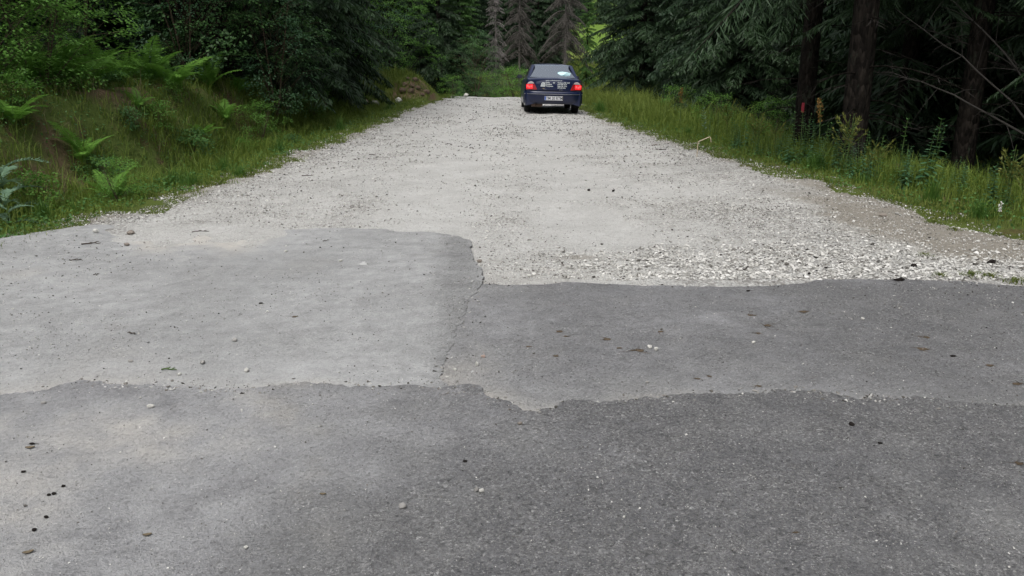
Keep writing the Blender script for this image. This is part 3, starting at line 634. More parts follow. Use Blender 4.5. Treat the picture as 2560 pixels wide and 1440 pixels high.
for (u, v, s, rz, mt, lab) in [(73, 1395, 20, .5, M['brown_leaf'], 'curled brown leaf at the lower left of the near asphalt'), (370, 1351, 17, .3, M['brown_leaf'], 'tan folded leaf low on the light asphalt'),
    (77, 1129, 18, .2, M['brown_leaf'], 'olive brown leaf under the topmost dark pellet'), (808, 1246, 13, 0, M['brown_leaf'], 'small tan leaf above the lone pale stone')]:
    x, y, z = at_surface(u, v); S = px_size(u, v, s)*1.2
    o = link('fallen_leaf', leaf_mesh('fallen_leaf', S, S*.5, mt, .25, int(u)), None, (x, y, z+.001)); o.rotation_euler = (0, 0, rz)
    tag(o, lab, 'leaf', 'fallen leaves on the asphalt')
def twig_obj(u, v, s, rz, mat, lab, thick=.0035, kinks=6, fork=True):
    x, y, z = at_surface(u, v); S = px_size(u, v, s); r = random.Random(int(u+v)); t = Tubes()
    p = [(S*(k/kinks-.5), r.uniform(-.13, .13)*S, thick+r.uniform(0, .006)) for k in range(kinks+1)]; t.add(p, np.linspace(thick, thick*.5, kinks+1), 5)
    if fork:
        for k in (2, 4):
            a = p[k]; t.add([a, (a[0]+S*.12, a[1]+S*.1*(-1)**k, a[2]+.004), (a[0]+S*.2, a[1]+S*.22*(-1)**k, a[2]+.002)], [thick*.7, thick*.6, thick*.3], 4)
    o = link('twig', t.mesh('twig', mat), None, (x, y, z)); o.rotation_euler = (0, 0, rz); return tag(o, lab, 'twig', 'twigs lying on the road')
for a in [(770, 433, 30, .35, M['twig'], 'forked dark twig on the gravel by the left verge', .006), (500, 573, 40, .1, M['twig'], 'thin straight twig lying where gravel meets the dusty patch', .004),
    (228, 609, 44, .35, M['twig'], 'reddish brown twig on the dark asphalt by the left grass', .006), (190, 652, 34, .1, M['twig'], 'dark thin twig below the reddish one by the left grass', .004),
    (424, 928, 36, .15, M['stem'], 'green-brown conifer sprig above the seam on the dusty patch', .0045), (330, 838, 26, 2.6, M['twig'], 'dark forked sprig at the left of the dusty patch', .004),
    (1180, 299, 20, .5, M['twig'], 'dark twig far up the gravel, left of the car', .009), (1652, 372, 26, -.5, M['twig'], 'dark twig beside the bark scrap near the right verge', .008),
    (242, 689, 18, 1.2, M['twig'], 'short curved twig on the dusty patch at left', .003), (815, 603, 16, .7, M['twig'], 'short slanted twig near the upper rim of the dusty patch', .003),
    (1120, 358, 15, .6, M['twig'], 'small dark twig on the gravel halfway to the car', .007), (930, 388, 17, -.4, M['twig'], 'faint dark twig on the gravel near the left edge', .006)]: twig_obj(*a)
# chalky marks
def mark(u, v, su, sv, label, ang=0, seed=0):
    x, y, z = at_surface(u, v); S = px_size(u, v, su)/2; r = random.Random(seed); n = 40; V = [(0, 0, .0015)]
    for i in range(n):
        a = i*6.283/n; q = S*r.uniform(.35, 1.1)*(1+.3*math.sin(a*3+seed)); V.append((q*math.cos(a), q*sv*math.sin(a), 0))
    F = [(0, 1+i, 1+(i+1) % n) for i in range(n)]
    o = link('chalk_mark', np_mesh('chalk_mark', V, F, None, [M['chalk']]), None, (x, y, z+.003)); o.rotation_euler = (0, 0, ang); return tag(o, label, 'mark', 'pale scrape marks on the asphalt')
mark(908, 659, 30, 1.4, 'white smear of crushed stone on the dusty patch near its upper rim', 0, 3)
mark(1180, 928, 26, .25, 'chalky upright scratch on the seam between the two patches', 1.4, 5)

# ------------------------------------------------------------------ car
def box(bm, x0, x1, y0, y1, z0, z1):
    v = [bm.verts.new((x, y, z)) for x in (x0, x1) for y in (y0, y1) for z in (z0, z1)]
    for f in ((0, 1, 3, 2), (4, 6, 7, 5), (0, 4, 5, 1), (2, 3, 7, 6), (0, 2, 6, 4), (1, 5, 7, 3)): bm.faces.new([v[i] for i in f])
def fin(bm, name, mat, parent, bev=0, smooth=True, seg=2, sub=0):
    bmesh.ops.recalc_face_normals(bm, faces=bm.faces[:])
    if bev: bmesh.ops.bevel(bm, geom=bm.edges[:], offset=bev, segments=seg, affect='EDGES', clamp_overlap=True)
    me = bpy.data.meshes.new(name); bm.to_mesh(me); bm.free(); me.materials.append(mat)
    for p in me.polygons: p.use_smooth = smooth
    o = link(name, me, parent)
    if smooth: 
        md = o.modifiers.new('es', 'EDGE_SPLIT'); md.split_angle = R(38)
    return o
def boxpart(name, dims, mat, parent, bev=.006, rot=None, loc=None):
    bm = bmesh.new(); box(bm, *dims); o = fin(bm, name, mat, parent, bev)
    if rot: o.rotation_euler = rot
    if loc: o.location = loc
    return o
def prism(name, pts, thick, mat, parent, bev=.003, origin=(0, 0, 0)):
    """polygon pts (3D, planar-ish) given a thickness along its own normal"""
    bm = bmesh.new(); vs = [bm.verts.new(p) for p in pts]; f = bm.faces.new(vs); bm.normal_update(); nrm = f.normal.copy()
    e = bmesh.ops.extrude_face_region(bm, geom=[f]); bmesh.ops.translate(bm, verts=[q for q in e['geom'] if isinstance(q, bmesh.types.BMVert)], vec=nrm*thick)
    return fin(bm, name, mat, parent, bev, True, 1)
paint = NT('navy_car_paint'); paint.set(paint.b.inputs['Base Color'], paint.mix(paint.noise(3), (.005, .0105, .040), (.007, .014, .050)))
paint.b.inputs['Roughness'].default_value = .3; paint.b.inputs['Specular IOR Level'].default_value = .3; paint.b.inputs['Coat Weight'].default_value = .45; paint.b.inputs['Coat Roughness'].default_value = .08
pd = paint.mix(paint.mapr(paint.n('SeparateXYZ', {0: paint.co()}).outputs[2], .50, .2, 0, .22), (.006, .012, .045), (.085, .08, .075)); paint.set(paint.b.inputs['Base Color'], pd)
M['paint'] = paint.m
M['rubber'] = plain('tyre_rubber', (.02, .02, .02), .9, spec=.2, var=.2)
M['blacktrim'] = plain('black_plastic', (.018, .018, .02), .6, var=.2)
M['chrome'] = plain('chrome_strip', (.55, .56, .60), .3, .8, var=.05)
M['mirror'] = plain('dark_mirror_glass', (.03, .035, .045), .15)
M['alloy'] = plain('grey_wheel_trim', (.32, .32, .33), .45, .5)
M['red_lens'] = plain('red_lens', (.30, .008, .012), .15, spec=.6, coat=.8)
M['red_lit'] = plain('lit_brake_lamp', (.6, .02, .03), .3, emit=(1, .006, .010), es=.4)
M['red_hot'] = plain('lit_brake_bulb', (.9, .1, .1), .3, emit=(1, .03, .035), es=1.2)
M['clear_lens'] = plain('clear_lens', (.42, .36, .37), .15, spec=.7, coat=.8)
M['plate'] = plain('plate_white', (.62, .63, .66), .5, var=.04)
M['plate_blue'] = plain('plate_blue', (.04, .10, .38), .5)
M['plate_black'] = plain('plate_black', (.02, .02, .02), .5)
M['decal'] = plain('white_decal', (.62, .66, .66), .5, var=.05)
M['seat'] = plain('grey_seat_cloth', (.06, .06, .07), .9, vs=80)
M['paleblue'] = plain('pale_blue_reflection', (.55, .80, .84), .35, var=.15, vs=12)
M['exh'] = plain('rusty_exhaust', (.13, .09, .07), .7, .5, var=.3)
M['amber'] = plain('amber_badge', (.45, .33, .12), .4)
gl = NT('window_glass'); tr = gl.n('BsdfTransparent', {'Color': (.78, .87, .88, 1)}); gg = gl.n('BsdfGlossy', {'Color': (.92, .97, 1, 1), 'Roughness': .03})
fr = gl.n('Fresnel', {'IOR': 1.55}); mx = gl.n('MixShader', {0: gl.mapr(fr.outputs[0], 0, 1, .46, 1)}); gl.t.links.new(tr.outputs[0], mx.inputs[1]); gl.t.links.new(gg.outputs[0], mx.inputs[2]); gl.t.links.new(mx.outputs[0], gl.out.inputs['Surface'])
M['glass'] = gl.m

CARX, CARY = 1.17, 24.35
cz = float(np.mean(road_surf([CARX-.7, CARX+.7, CARX-.7, CARX+.7], [CARY+.9, CARY+.9, CARY+3.4, CARY+3.4])))
car = empty('parked_car', (CARX, CARY, cz+.005), R(1.2), 'dark navy saloon car with lit brake lights and white rear lettering on the gravel road', 'car')
car.rotation_euler = (0, R(1.3), R(1.2))
WR, FY, RY_, WX = .285, 3.42, .90, .70     # wheel radius, axle positions
def arch(y):
    z = .0
    for yc in (RY_, FY):
        d = abs(y-yc)
        if d < .34: z = max(z, .285+math.sqrt(max(0, .335**2-d*d)))
    return z
st = sorted(set([.04, .07, .12, .2, .35, .5, .62, .8, 1.4, 1.7, 2.2, 2.7, 3.05, 3.15, 3.4, 3.8, 4.1, 4.3, 4.4, 4.44]+[round(a+b, 3) for a in (RY_, FY) for b in (-.36, -.34, -.32, -.28, -.22, -.14, -.06, 0, .06, .14, .22, .28, .32, .34, .36)]))
def interp(y, t): return float(np.interp(y, [a for a, _ in t], [b for _, b in t]))
bm = bmesh.new(); prev = None
for y in st:
    w_ = interp(y, [(.04, .77), (.07, .795), (.12, .812), (.2, .825), (.6, .830), (3.4, .83), (4.1, .80), (4.3, .75), (4.44, .66)])
    zt = interp(y, [(.04, .955), (.07, .975), (.12, .99), (.62, 1.0), (.8, .93), (3.05, .93), (3.15, .945), (4.1, .80), (4.3, .73), (4.44, .62)])
    zb = max(.22, arch(y)); inn = .66
    sec = [(0, max(.30, zb)), (w_*.70, max(.29, zb)), (w_*.985, zb+.01), (w_*.998, max(zb+.02, .42)), (w_, max(zb+.03, .60)), (w_*.985, max(zb+.04, .72)), (w_*.94, zt-.09), (w_*.90, zt-.03), (w_*.82, zt-.006), (w_*.45, zt+.008), (0, zt+.012)]
    ring = [bm.verts.new((x, y, z)) for x, z in sec]+[bm.verts.new((-x, y, z)) for x, z in sec[-2:0:-1]]
    if prev:
        n = len(ring)
        for i in range(n): bm.faces.new((prev[i], prev[(i+1) % n], ring[(i+1) % n], ring[i]))
    else: bm.faces.new(ring[::-1])
    prev = ring
bm.faces.new(prev)
fin(bm, 'body', M['paint'], car)
boxpart('underbody', (-.56, .56, .25, 4.2, .30, .6), M['blacktrim'], car, .02)
# cabin: roof with thickness, pillars, panes
rb, rf = 1.24, 2.45
bm = bmesh.new(); rowsb = []
for j, y in enumerate(np.linspace(rb-.02, rf+.05, 7)):
    q = (y-rb)/(rf-rb); zc = 1.392-.05*(abs(q-.5)*2)**2.2; hw = .565
    rowsb.append([[bm.verts.new((x*hw, y, zc-.045*abs(x)**3+dz)) for x in np.linspace(-1, 1, 9)] for dz in (0, -.03)])
for a, b in zip(rowsb[:-1], rowsb[1:]):
    for k in range(8):
        bm.faces.new((a[0][k], a[0][k+1], b[0][k+1], b[0][k])); bm.faces.new((a[1][k], b[1][k], b[1][k+1], a[1][k+1]))
    for k in (0, 8): bm.faces.new((a[0][k], b[0][k], b[1][k], a[1][k]))
for r_ in (rowsb[0], rowsb[-1]):
    for k in range(8): bm.faces.new((r_[0][k], r_[1][k], r_[1][k+1], r_[0][k+1]))
fin(bm, 'roof', M['paint'], car)
def bar(name, a, b, wx, wy, mat):
    a, b = Vector(a), Vector(b); bm = bmesh.new(); vs = []
    for p in (a, b): vs.append([bm.verts.new(p+Vector((sx*wx, sy*wy, 0))) for sx, sy in ((-1, -1), (1, -1), (1, 1), (-1, 1))])
    for i in range(4): bm.faces.new((vs[0][i], vs[0][(i+1) % 4], vs[1][(i+1) % 4], vs[1][i]))
    bm.faces.new(vs[0][::-1]); bm.faces.new(vs[1]); return fin(bm, name, mat, car, .008)
for sx in (-1, 1):
    bar('rear_pillar', (sx*.715, .74, .93), (sx*.545, 1.28, 1.35), .045, .14, M['paint'])
    bar('front_pillar', (sx*.70, 3.08, .92), (sx*.545, 2.42, 1.345), .025, .035, M['paint'])
    bar('middle_pillar', (sx*.735, 1.92, .92), (sx*.555, 1.92, 1.35), .018, .04, M['blacktrim'])
    prism('side_window', [(sx*.74, .95, .93), (sx*.74, 1.88, .93), (sx*.572, 1.88, 1.345), (sx*.572, 1.38, 1.345)], .006, M['glass'], car, 0)
    prism('side_window', [(sx*.74, 1.96, .93), (sx*.74, 3.0, .93), (sx*.572, 2.42, 1.345), (sx*.572, 1.96, 1.345)], .006, M['glass'], car, 0)
# rear window, slightly curved, with its rubber surround
def curved(name, x0, y0, z0, x1, y1, z1, bulge, thick, mat):
    bm = bmesh.new(); vs = []
    for i in range(9):
        t = i/8
        hw = x0+(x1-x0)*t; y = y0+(y1-y0)*t; z = z0+(z1-z0)*t
        vs.append([[bm.verts.new((hw*s, y-bulge*(1-s*s)*.0+abs(s)**2*bulge-d*.7, z+.02*(1-s*s)*0+d)) for s in np.linspace(-1, 1, 13)] for d in (0, thick)])
    for a, b in zip(vs[:-1], vs[1:]):
        for L in (0, 1):
            for k in range(12): bm.faces.new((a[L][k], a[L][k+1], b[L][k+1], b[L][k]))
    for k in range(12):
        bm.faces.new((vs[0][0][k], vs[0][1][k], vs[0][1][k+1], vs[0][0][k+1])); bm.faces.new((vs[-1][0][k], vs[-1][0][k+1], vs[-1][1][k+1], vs[-1][1][k]))
    for a, b in zip(vs[:-1], vs[1:]):
        for k in (0, 12): bm.faces.new((a[0][k], b[0][k], b[1][k], a[1][k]))
    return fin(bm, name, mat, car)
curved('rear_window', .665, .63, 1.005, .535, 1.215, 1.352, .07, .004, M['glass'])
curved('windscreen', .68, 3.10, .95, .54, 2.50, 1.35, -.07, .004, M['glass'])
bar('window_seal', (-.67, .615, 1.007), (.67, .615, 1.007), .005, .012, M['blacktrim'])
boxpart('parcel_shelf', (-.62, .62, .72, 1.15, .955, .975), M['seat'], car, .004)
for sx in (-1, 1):
    boxpart('rear_headrest', (sx*.36-.12, sx*.36+.12, 1.2, 1.3, .98, 1.12), M['seat'], car, .03)
    boxpart('front_seat', (sx*.36-.24, sx*.36+.24, 2.05, 2.2, .5, 1.03), M['seat'], car, .05)
    boxpart('front_headrest', (sx*.36-.12, sx*.36+.12, 2.05, 2.14, 1.04, 1.2), M['seat'], car, .03)
boxpart('rear_seat', (-.62, .62, 1.17, 1.3, .5, .97), M['seat'], car, .04)
# boot lid: panel proud of the body with shut lines
bm = bmesh.new(); pts = []
for z, yo, hw in ((.665, .028, .50), (.70, .024, .505), (.80, .026, .56), (.90, .034, .60), (.955, .06, .625), (.985, .13, .635)):
    pts.append([[bm.verts.new((hw*s, yo+.035*abs(s)**3-d, z)) for s in np.linspace(-1, 1, 11)] for d in (0, .014)])
for a, b in zip(pts[:-1], pts[1:]):
    for L in (0, 1):
        for k in range(10): bm.faces.new((a[L][k], a[L][k+1], b[L][k+1], b[L][k]))
    for k in (0, 10): bm.faces.new((a[0][k], b[0][k], b[1][k], a[1][k]))
for q in (pts[0], pts[-1]):
    for k in range(10): bm.faces.new((q[0][k], q[1][k], q[1][k+1], q[0][k+1]))
lid = fin(bm, 'boot_lid', M['paint'], car)
# tail lamps
for sx in (-1, 1):
    def L(pts2, name, mat, y0, th, par):
        bm = bmesh.new(); a = []; 
        for (x, z) in pts2:
            xx_ = abs(x); yc = y0+.09*max(0, xx_-.66)**1*1.0
            a.append((sx*x, yc, z))
        o = prism(name, a if sx < 0 else a[::-1], th, mat, par, .004); return o
    lamp = L([(.475, .675), (.79, .672), (.795, .80), (.735, .875), (.66, .905), (.585, .885), (.53, .80)], 'tail_light', M['red_lens'], .012, .03, car)
    L([(.556, .845), (.76, .832), (.72, .882), (.655, .908), (.59, .890)], 'clear_lens', M['clear_lens'], -.006, .016, lamp)
    L([(.60, .70), (.775, .70), (.785, .815), (.60, .822)], 'lit_lens', M['red_lit'], -.008, .014, lamp)
    for (bx, bz) in ((.64, .765), (.70, .75), (.745, .775)):
        L([(bx-.022, bz-.028), (bx+.022, bz-.028), (bx+.022, bz+.028), (bx-.022, bz+.028)], 'bulb_glow', M['red_hot'], -.012, .006, lamp)
# bumper
bm = bmesh.new(); prev = None
for x in np.linspace(-1, 1, 21):
    yo = .17*abs(x)**5
    sec = [(.10+yo, .63), (-.035+yo, .628), (-.05+yo, .60), (-.052+yo, .565), (-.045+yo, .55), (-.04+yo, .42), (-.02+yo, .385), (-.015+yo, .345), (.01+yo, .31), (.06+yo, .282), (.14+yo, .275)]
    X = x*.835
    ring = [bm.verts.new((X, y, z)) for y, z in sec]
    if prev:
        for i in range(len(ring)-1): bm.faces.new((prev[i], prev[i+1], ring[i+1], ring[i]))
        bm.faces.new((prev[-1], prev[0], ring[0], ring[-1]))
    else: bm.faces.new(ring[::-1])
    prev = ring
bm.faces.new(prev); bumper = fin(bm, 'rear_bumper', M['paint'], car)
bm = bmesh.new(); prev = None
for x in np.linspace(-1, 1, 21):
    yo = .17*abs(x)**5; X = x*.84
    ring = [bm.verts.new((X, y+yo, z)) for y, z in ((-.05, .567), (-.060, .567), (-.060, .555), (-.046, .555))]
    if prev:
        for i in range(4): bm.faces.new((prev[i], prev[(i+1) % 4], ring[(i+1) % 4], ring[i]))
    else: bm.faces.new(ring[::-1])
    prev = ring
bm.faces.new(prev); fin(bm, 'chrome_strip', M['chrome'], bumper)
plate = boxpart('number_plate', (-.26, .26, -.056, -.046, .392, .504), M['plate'], car, .003)
boxpart('blue_band', (-.258, -.215, -.0585, -.0565, .396, .50), M['plate_blue'], plate, .0005)
bxp = boxpart('plate_frame', (-.275, .275, -.051, -.043, .380, .514), M['blacktrim'], plate, .002)
def text(name, body, x, z, size, mat, parent, y, align='LEFT', ex=.0008, tilt=0, bold=0.0, sx=1.0):
    cu = bpy.data.curves.new(name, 'FONT'); cu.body = body; cu.size = size; cu.extrude = ex; cu.align_x = align; cu.offset = bold
    cu.materials.append(mat); cu.resolution_u = 3; o = bpy.data.objects.new(name, cu); C.objects.link(o); o.parent = parent
    o.location = (x, y, z); o.rotation_euler = (R(90)+tilt, 0, 0); o.scale = (sx, 1, 1)
    me = bpy.data.meshes.new_from_object(o.evaluated_get(bpy.context.evaluated_depsgraph_get())); C.objects.unlink(o); bpy.data.objects.remove(o)
    me.name = name; q = link(name, me, parent, (x, y, z)); q.rotation_euler = (R(90)+tilt, 0, 0); q.scale = (sx, 1, 1); return q
text('plate_lettering', 'TM 20 RTM', .022, .412, .112, M['plate_black'], plate, -.0585, 'CENTER', .0008, 0, .0022, .86)
def dy(z): return float(np.interp(z, [.665, .70, .80, .90, .955], [.028, .024, .026, .034, .06]))-.0165
for (b_, x, z, s, al) in [('www.radiotimisoara.ro', .0, .918, .052, 'CENTER'), ('Radio', -.235, .865, .05, 'LEFT'), ('România', -.235, .815, .05, 'LEFT'), ('Timișoara', -.235, .765, .05, 'LEFT'),
    ('Timisoara FM 102.9', .10, .862, .046, 'LEFT'), ('Arad FM 102.9', .10, .815, .046, 'LEFT'), ('Faget FM 103.4', .10, .768, .046, 'LEFT'), ('AM 630 KHz', .10, .721, .046, 'LEFT')]:
    text('lettering', b_, x, z, s, M['decal'], lid, dy(z+.02)-.002, al, .0008, -.05 if z > .9 else 0, .0012, .95 if x >= 0 else 1)
text('badge', 'Cielo', -.33, .705, .035, M['amber'], lid, dy(.71)-.002); text('badge', 'Executive', -.29, .682, .022, M['chrome'], lid, dy(.69)-.002); text('badge', 'DAEWOO', .15, .672, .024, M['chrome'], lid, dy(.68)-.003)
# logo: four arcs leaning right
bm = bmesh.new()
for i in range(4):
    x0 = -.375+i*.034; last = None
    for k in range(9):
        t = k/8; z = .76+.125*t; X = x0+.035*t*t*1.3+(.0)*i; wd = .021
        lim = -.250
        a = bm.verts.new((min(X, lim), dy(z)-.0015, z)); b = bm.verts.new((min(X+wd, lim+.001), dy(z)-.0015, z))
        if last: bm.faces.new((last[0], last[1], b, a))
        last = (a, b)
e = bmesh.ops.extrude_face_region(bm, geom=bm.faces[:]); bmesh.ops.translate(bm, verts=[q for q in e['geom'] if isinstance(q, bmesh.types.BMVert)], vec=(0, -.001, 0))
fin(bm, 'striped_logo', M['decal'], lid, 0, False)
bm = bmesh.new(); vs = [bm.verts.new(p) for p in [(-.035, dy(.87)-.002, .885), (.035, dy(.87)-.002, .885), (.022, dy(.87)-.002, .872), (.010, dy(.86)-.002, .868), (.008, dy(.86)-.002, .855), (-.008, dy(.86)-.002, .855), (-.010, dy(.86)-.002, .868), (-.022, dy(.87)-.002, .872)]]
f = bm.faces.new(vs); e = bmesh.ops.extrude_face_region(bm, geom=[f]); bmesh.ops.translate(bm, verts=[q for q in e['geom'] if isinstance(q, bmesh.types.BMVert)], vec=(0, -.004, 0)); fin(bm, 'emblem', M['decal'], lid, 0, False)
# exhaust, mirrors, wheels, mud flaps
t = Tubes(); t.add([(-.50, .35, .27), (-.50, .05, .265), (-.50, -.02, .26)], [.026, .026, .028], 12); link('exhaust_pipe', t.mesh('exhaust_pipe', M['exh']), car)
t = Tubes(); t.add([(-.62, .22, .27), (-.60, .22, .27), (-.32, .22, .27), (-.30, .22, .27)], [.05, .085, .085, .05], 14); link('silencer', t.mesh('silencer', M['exh']), car)
for sx in (-1, 1):
    bm = bmesh.new(); box(bm, *(sorted((sx*.80, sx*.985))), 2.68, 2.77, .915, 1.035); mir = fin(bm, 'wing_mirror', M['blacktrim'], car, .03, True, 3)
    boxpart('mirror_glass', (*sorted((sx*.835, sx*.965)), 2.676, 2.682, .935, 1.015), M['mirror'], mir, .002)
    boxpart('mud_flap', (*sorted((sx*.60, sx*.80)), .54, .55, .16, .34), M['rubber'], car, .002)
def lathe(name, prof, mat, parent, k=32):
    bm = bmesh.new(); rings = []
    for (x, r_) in prof: rings.append([bm.verts.new((x, r_*math.cos(a), r_*math.sin(a))) for a in [i*2*math.pi/k for i in range(k)]])
    for a, b in zip(rings[:-1], rings[1:]):
        for i in range(k): bm.faces.new((a[i], a[(i+1) % k], b[(i+1) % k], b[i]))
    for q in (rings[0], rings[-1]): bm.faces.new(q)
    return fin(bm, name, mat, parent)
first = None
for yc in (RY_, FY):
    for sx in (-1, 1):
        wh = empty('wheel', (sx*WX, yc, WR)); wh.parent = car
        if first is None:
            ty = lathe('tyre', [(-.088, .19), (-.095, .24), (-.088, .272), (-.07, .284), (0, .287), (.07, .284), (.088, .272), (.095, .24), (.088, .19)], M['rubber'], wh)
            rm = lathe('rim', [(-.075, .19), (-.08, .185), (-.05, .17), (-.04, .08), (-.06, .04), (.06, .04), (.04, .08), (.05, .17), (.08, .185), (.075, .19)], M['alloy'], wh); first = (ty, rm)
        else:
            for q in first: c_ = q.copy(); C.objects.link(c_); c_.parent = wh
# pale blue solid added behind the rear window, standing in for its reflection
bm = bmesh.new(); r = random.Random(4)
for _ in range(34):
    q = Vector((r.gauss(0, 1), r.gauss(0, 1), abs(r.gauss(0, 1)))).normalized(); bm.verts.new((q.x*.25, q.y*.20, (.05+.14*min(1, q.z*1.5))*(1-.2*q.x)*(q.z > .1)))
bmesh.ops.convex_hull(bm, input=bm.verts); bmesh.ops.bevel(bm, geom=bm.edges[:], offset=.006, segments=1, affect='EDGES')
me = bpy.data.meshes.new('reflection_solid'); bm.to_mesh(me); bm.free(); me.materials.append(M['paleblue'])
reflection = link('reflection_solid', me, None, (CARX+.36, CARY+.93, cz+.977)); tag(reflection, 'pale blue solid standing in for a reflection in the rear window of the car', 'reflection')

# ------------------------------------------------------------------ plants
def spruce(seed, h, rad, z0, nb, tw, child, tws=.30, kw=.05, droop=.35, trunk_r=.16, needle='spruce', dead=False, lowdead=0):
    g0 = np.random.default_rng(seed); K = Kites(); T = Tubes(); D = Kites()
    lean = g0.normal(0, .012, 2)
    T.add([(lean[0]*z*z*.1, lean[1]*z*z*.1, z) for z in np.linspace(-.3, h, 9)], trunk_r*(1-np.linspace(0, .97, 9)), 9)
    q = np.sort(g0.random(nb))**.92; z = z0+(h*.985-z0)*q; az = np.arange(nb)*2.399+g0.normal(0, .35, nb)
    Lb = rad*((1-q)**.78+.04)*g0.uniform(.72, 1.12, nb)
    for i in range(nb):
        n = max(5, int(Lb[i]*tw)); t = np.linspace(.10, 1, n); ca, sa = math.cos(az[i]), math.sin(az[i]); d = droop*(1.25-q[i])*g0.uniform(.7, 1.3)
        rise = .30*q[i]
        def pos(t): return np.stack([ca*Lb[i]*t, sa*Lb[i]*t, z[i]+Lb[i]*(rise*t-d*t*t+.16*d*t**4)], -1)
        P = pos(t); tan = unit(np.gradient(P, axis=0)); side = np.array([-sa, ca, 0])
        if i % (3 if not dead else 1) == 0 or dead: T.add(pos(np.linspace(0, 1, 4)), Lb[i]*.011*np.array([1.2, .8, .5, .15])+.002, 3)
        for sg in (-1, 1):
            m = n; Dn = unit(tan*g0.uniform(.55, 1.1, (m, 1))+side*sg*g0.uniform(.7, 1.1, (m, 1))+np.array([0, 0, -1])*g0.uniform(.05, .55, (m, 1)))
            l = tws*Lb[i]*(1.02-t)**.6*g0.uniform(.55, 1.15, m)*(.35+.65*np.sin(np.clip(t*1.35, 0, 1)*1.57))+.07
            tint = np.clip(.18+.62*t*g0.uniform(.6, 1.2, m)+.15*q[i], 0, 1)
            K.add(P, Dn, l, kw*(.8 if not dead else 1), tint=tint)
            for c in range(child):
                f = (c+.6)/(child+.3); B = P+Dn*(l*f)[:, None]
                Dc = unit(Dn*.75+np.cross(Dn, [0, 0, 1.])*g0.choice([-1, 1], (m, 1))*g0.uniform(.3, .9, (m, 1))+np.array([0, 0, -1])*g0.uniform(.2, 1.0, (m, 1)))
                K.add(B, Dc, l*g0.uniform(.35, .62, m)+.04, kw, tint=np.clip(tint+.1*c/child, 0, 1))
    for i in range(lowdead):          # bare dead boughs on the lower trunk
        zz = g0.uniform(.6, max(1, z0+1)); a = g0.uniform(0, 6.28); L = g0.uniform(.5, 1.9); pts = [(math.cos(a)*L*t, math.sin(a)*L*t, zz-L*.25*t*t+.1*L*t) for t in np.linspace(0, 1, 5)]
        T.add(pts, np.linspace(.014, .003, 5), 3)
        for k in range(7):
            p = np.array(pts[1+k % 4]); D.add(p[None], np.array([[math.cos(a+g0.uniform(-1, 1)), math.sin(a+g0.uniform(-1, 1)), -.3]]), g0.uniform(.2, .5), .008)
    nm = 'spruce_dead' if dead else 'spruce'
    out = {'trunk': T.mesh('trunk', M['bark_grey'] if dead else M['bark']), 'crown': K.mesh('crown', M[needle])}
    if lowdead: out['dead_twigs'] = D.mesh('dead_twigs', M['bark_dark'])
    return out
def broadleaf(seed, h, rad, z0, sprays, leaves, leaf=.055, mat='beech', trunk_r=.05, stems=1, flat=.25, sr=.30, squash=1.0):
    g0 = np.random.default_rng(seed); K = Kites(); T = Tubes()
    for sidx in range(stems):
        a = g0.uniform(0, 6.28); o = rad*.45*(0 if stems == 1 else 1)
        T.add([(math.cos(a)*o*t*1.2, math.sin(a)*o*t*1.2, -.15+(h*.85+.15)*t) for t in np.linspace(0, 1, 6)], np.linspace(trunk_r, trunk_r*.2, 6), 6)
    th = g0.uniform(0, 6.283, sprays); q = g0.random(sprays); zc = z0+(h-z0)*q
    env = rad*np.sqrt(np.clip(1-((q-.42)/.62)**2, .05, 1))*(1+.25*np.sin(th*3+seed)+.15*np.sin(th*5+q*7)); rr = env*g0.random(sprays)**.38
    Cn = np.stack([np.cos(th)*rr, np.sin(th)*rr, zc], 1); out = np.stack([np.cos(th), np.sin(th), -flat*np.ones(sprays)], 1)
    for i in range(0, sprays, 3):
        p = Cn[i]; T.add([(p[0]*.12, p[1]*.12, max(.05, p[2]-rr[i]*.6)), (p[0]*.6, p[1]*.6, p[2]-.08), tuple(p)], [trunk_r*.3, trunk_r*.2, .003], 3)
    for i in range(sprays):
        n = leaves; o = unit(out[i]+g0.normal(0, .25, 3)); s_ = unit(np.cross(o, [0, 0, 1.])); up = unit(np.cross(s_, o))
        a = g0.uniform(-1, 1, n); b = g0.uniform(-1, 1, n); P = Cn[i]+o*(a*sr)[:, None]+s_*(b*sr*(1-.5*np.abs(a)))[:, None]+up*(g0.normal(0, .03, n)-.10*a*a*sr)[:, None]
        Dn = unit(o*.8+s_*(np.sign(b)*g0.uniform(.3, 1, n))[:, None]+g0.normal(0, .22, (n, 3))+np.array([0, 0, -.2])); N_ = unit(up+g0.normal(0, .38, (n, 3)))
        K.add(P, Dn, leaf*g0.uniform(.7, 1.25, n), leaf*.62*g0.uniform(.8, 1.2, n), N_, .45, np.clip(g0.random(n)*.6+.4*(q[i]), 0, 1))
    return {'trunk' if stems == 1 else 'stems': T.mesh('trunk', M['stem_brown'] if trunk_r < .05 else M['bark']), 'crown' if stems == 1 else 'leaves': K.mesh('crown', M[mat])}
def place(parts, name, x, y, label, cat, group=None, s=1.0, rz=None, dz=0, sz=None):
    e = empty(name, (x, y, Hs(x, y)+dz-.02), random.uniform(0, 6.28) if rz is None else rz, label, cat, group, s)
    if sz: e.scale = (s, s, sz)
    for k, me in parts.items(): link(k, me, e)
    return e
SP_A = spruce(11, 13, 2.5, .35, 220, 13, 4, .30, .042, .36, .17)
SP_B = spruce(12, 12, 2.2, .25, 210, 13, 4, .32, .040, .46, .15)
SP_C = spruce(13, 9, 1.7, .15, 170, 14, 4, .34, .034, .30, .11, 'spruce_light')
SP_T = spruce(14, 17, 2.8, 3.1, 160, 15, 5, .18, .017, .42, .19, lowdead=26)
SP_D = spruce(15, 11, 2.1, .2, 230, 10, 3, .36, .026, .50, .12, 'spruce_dead', True)
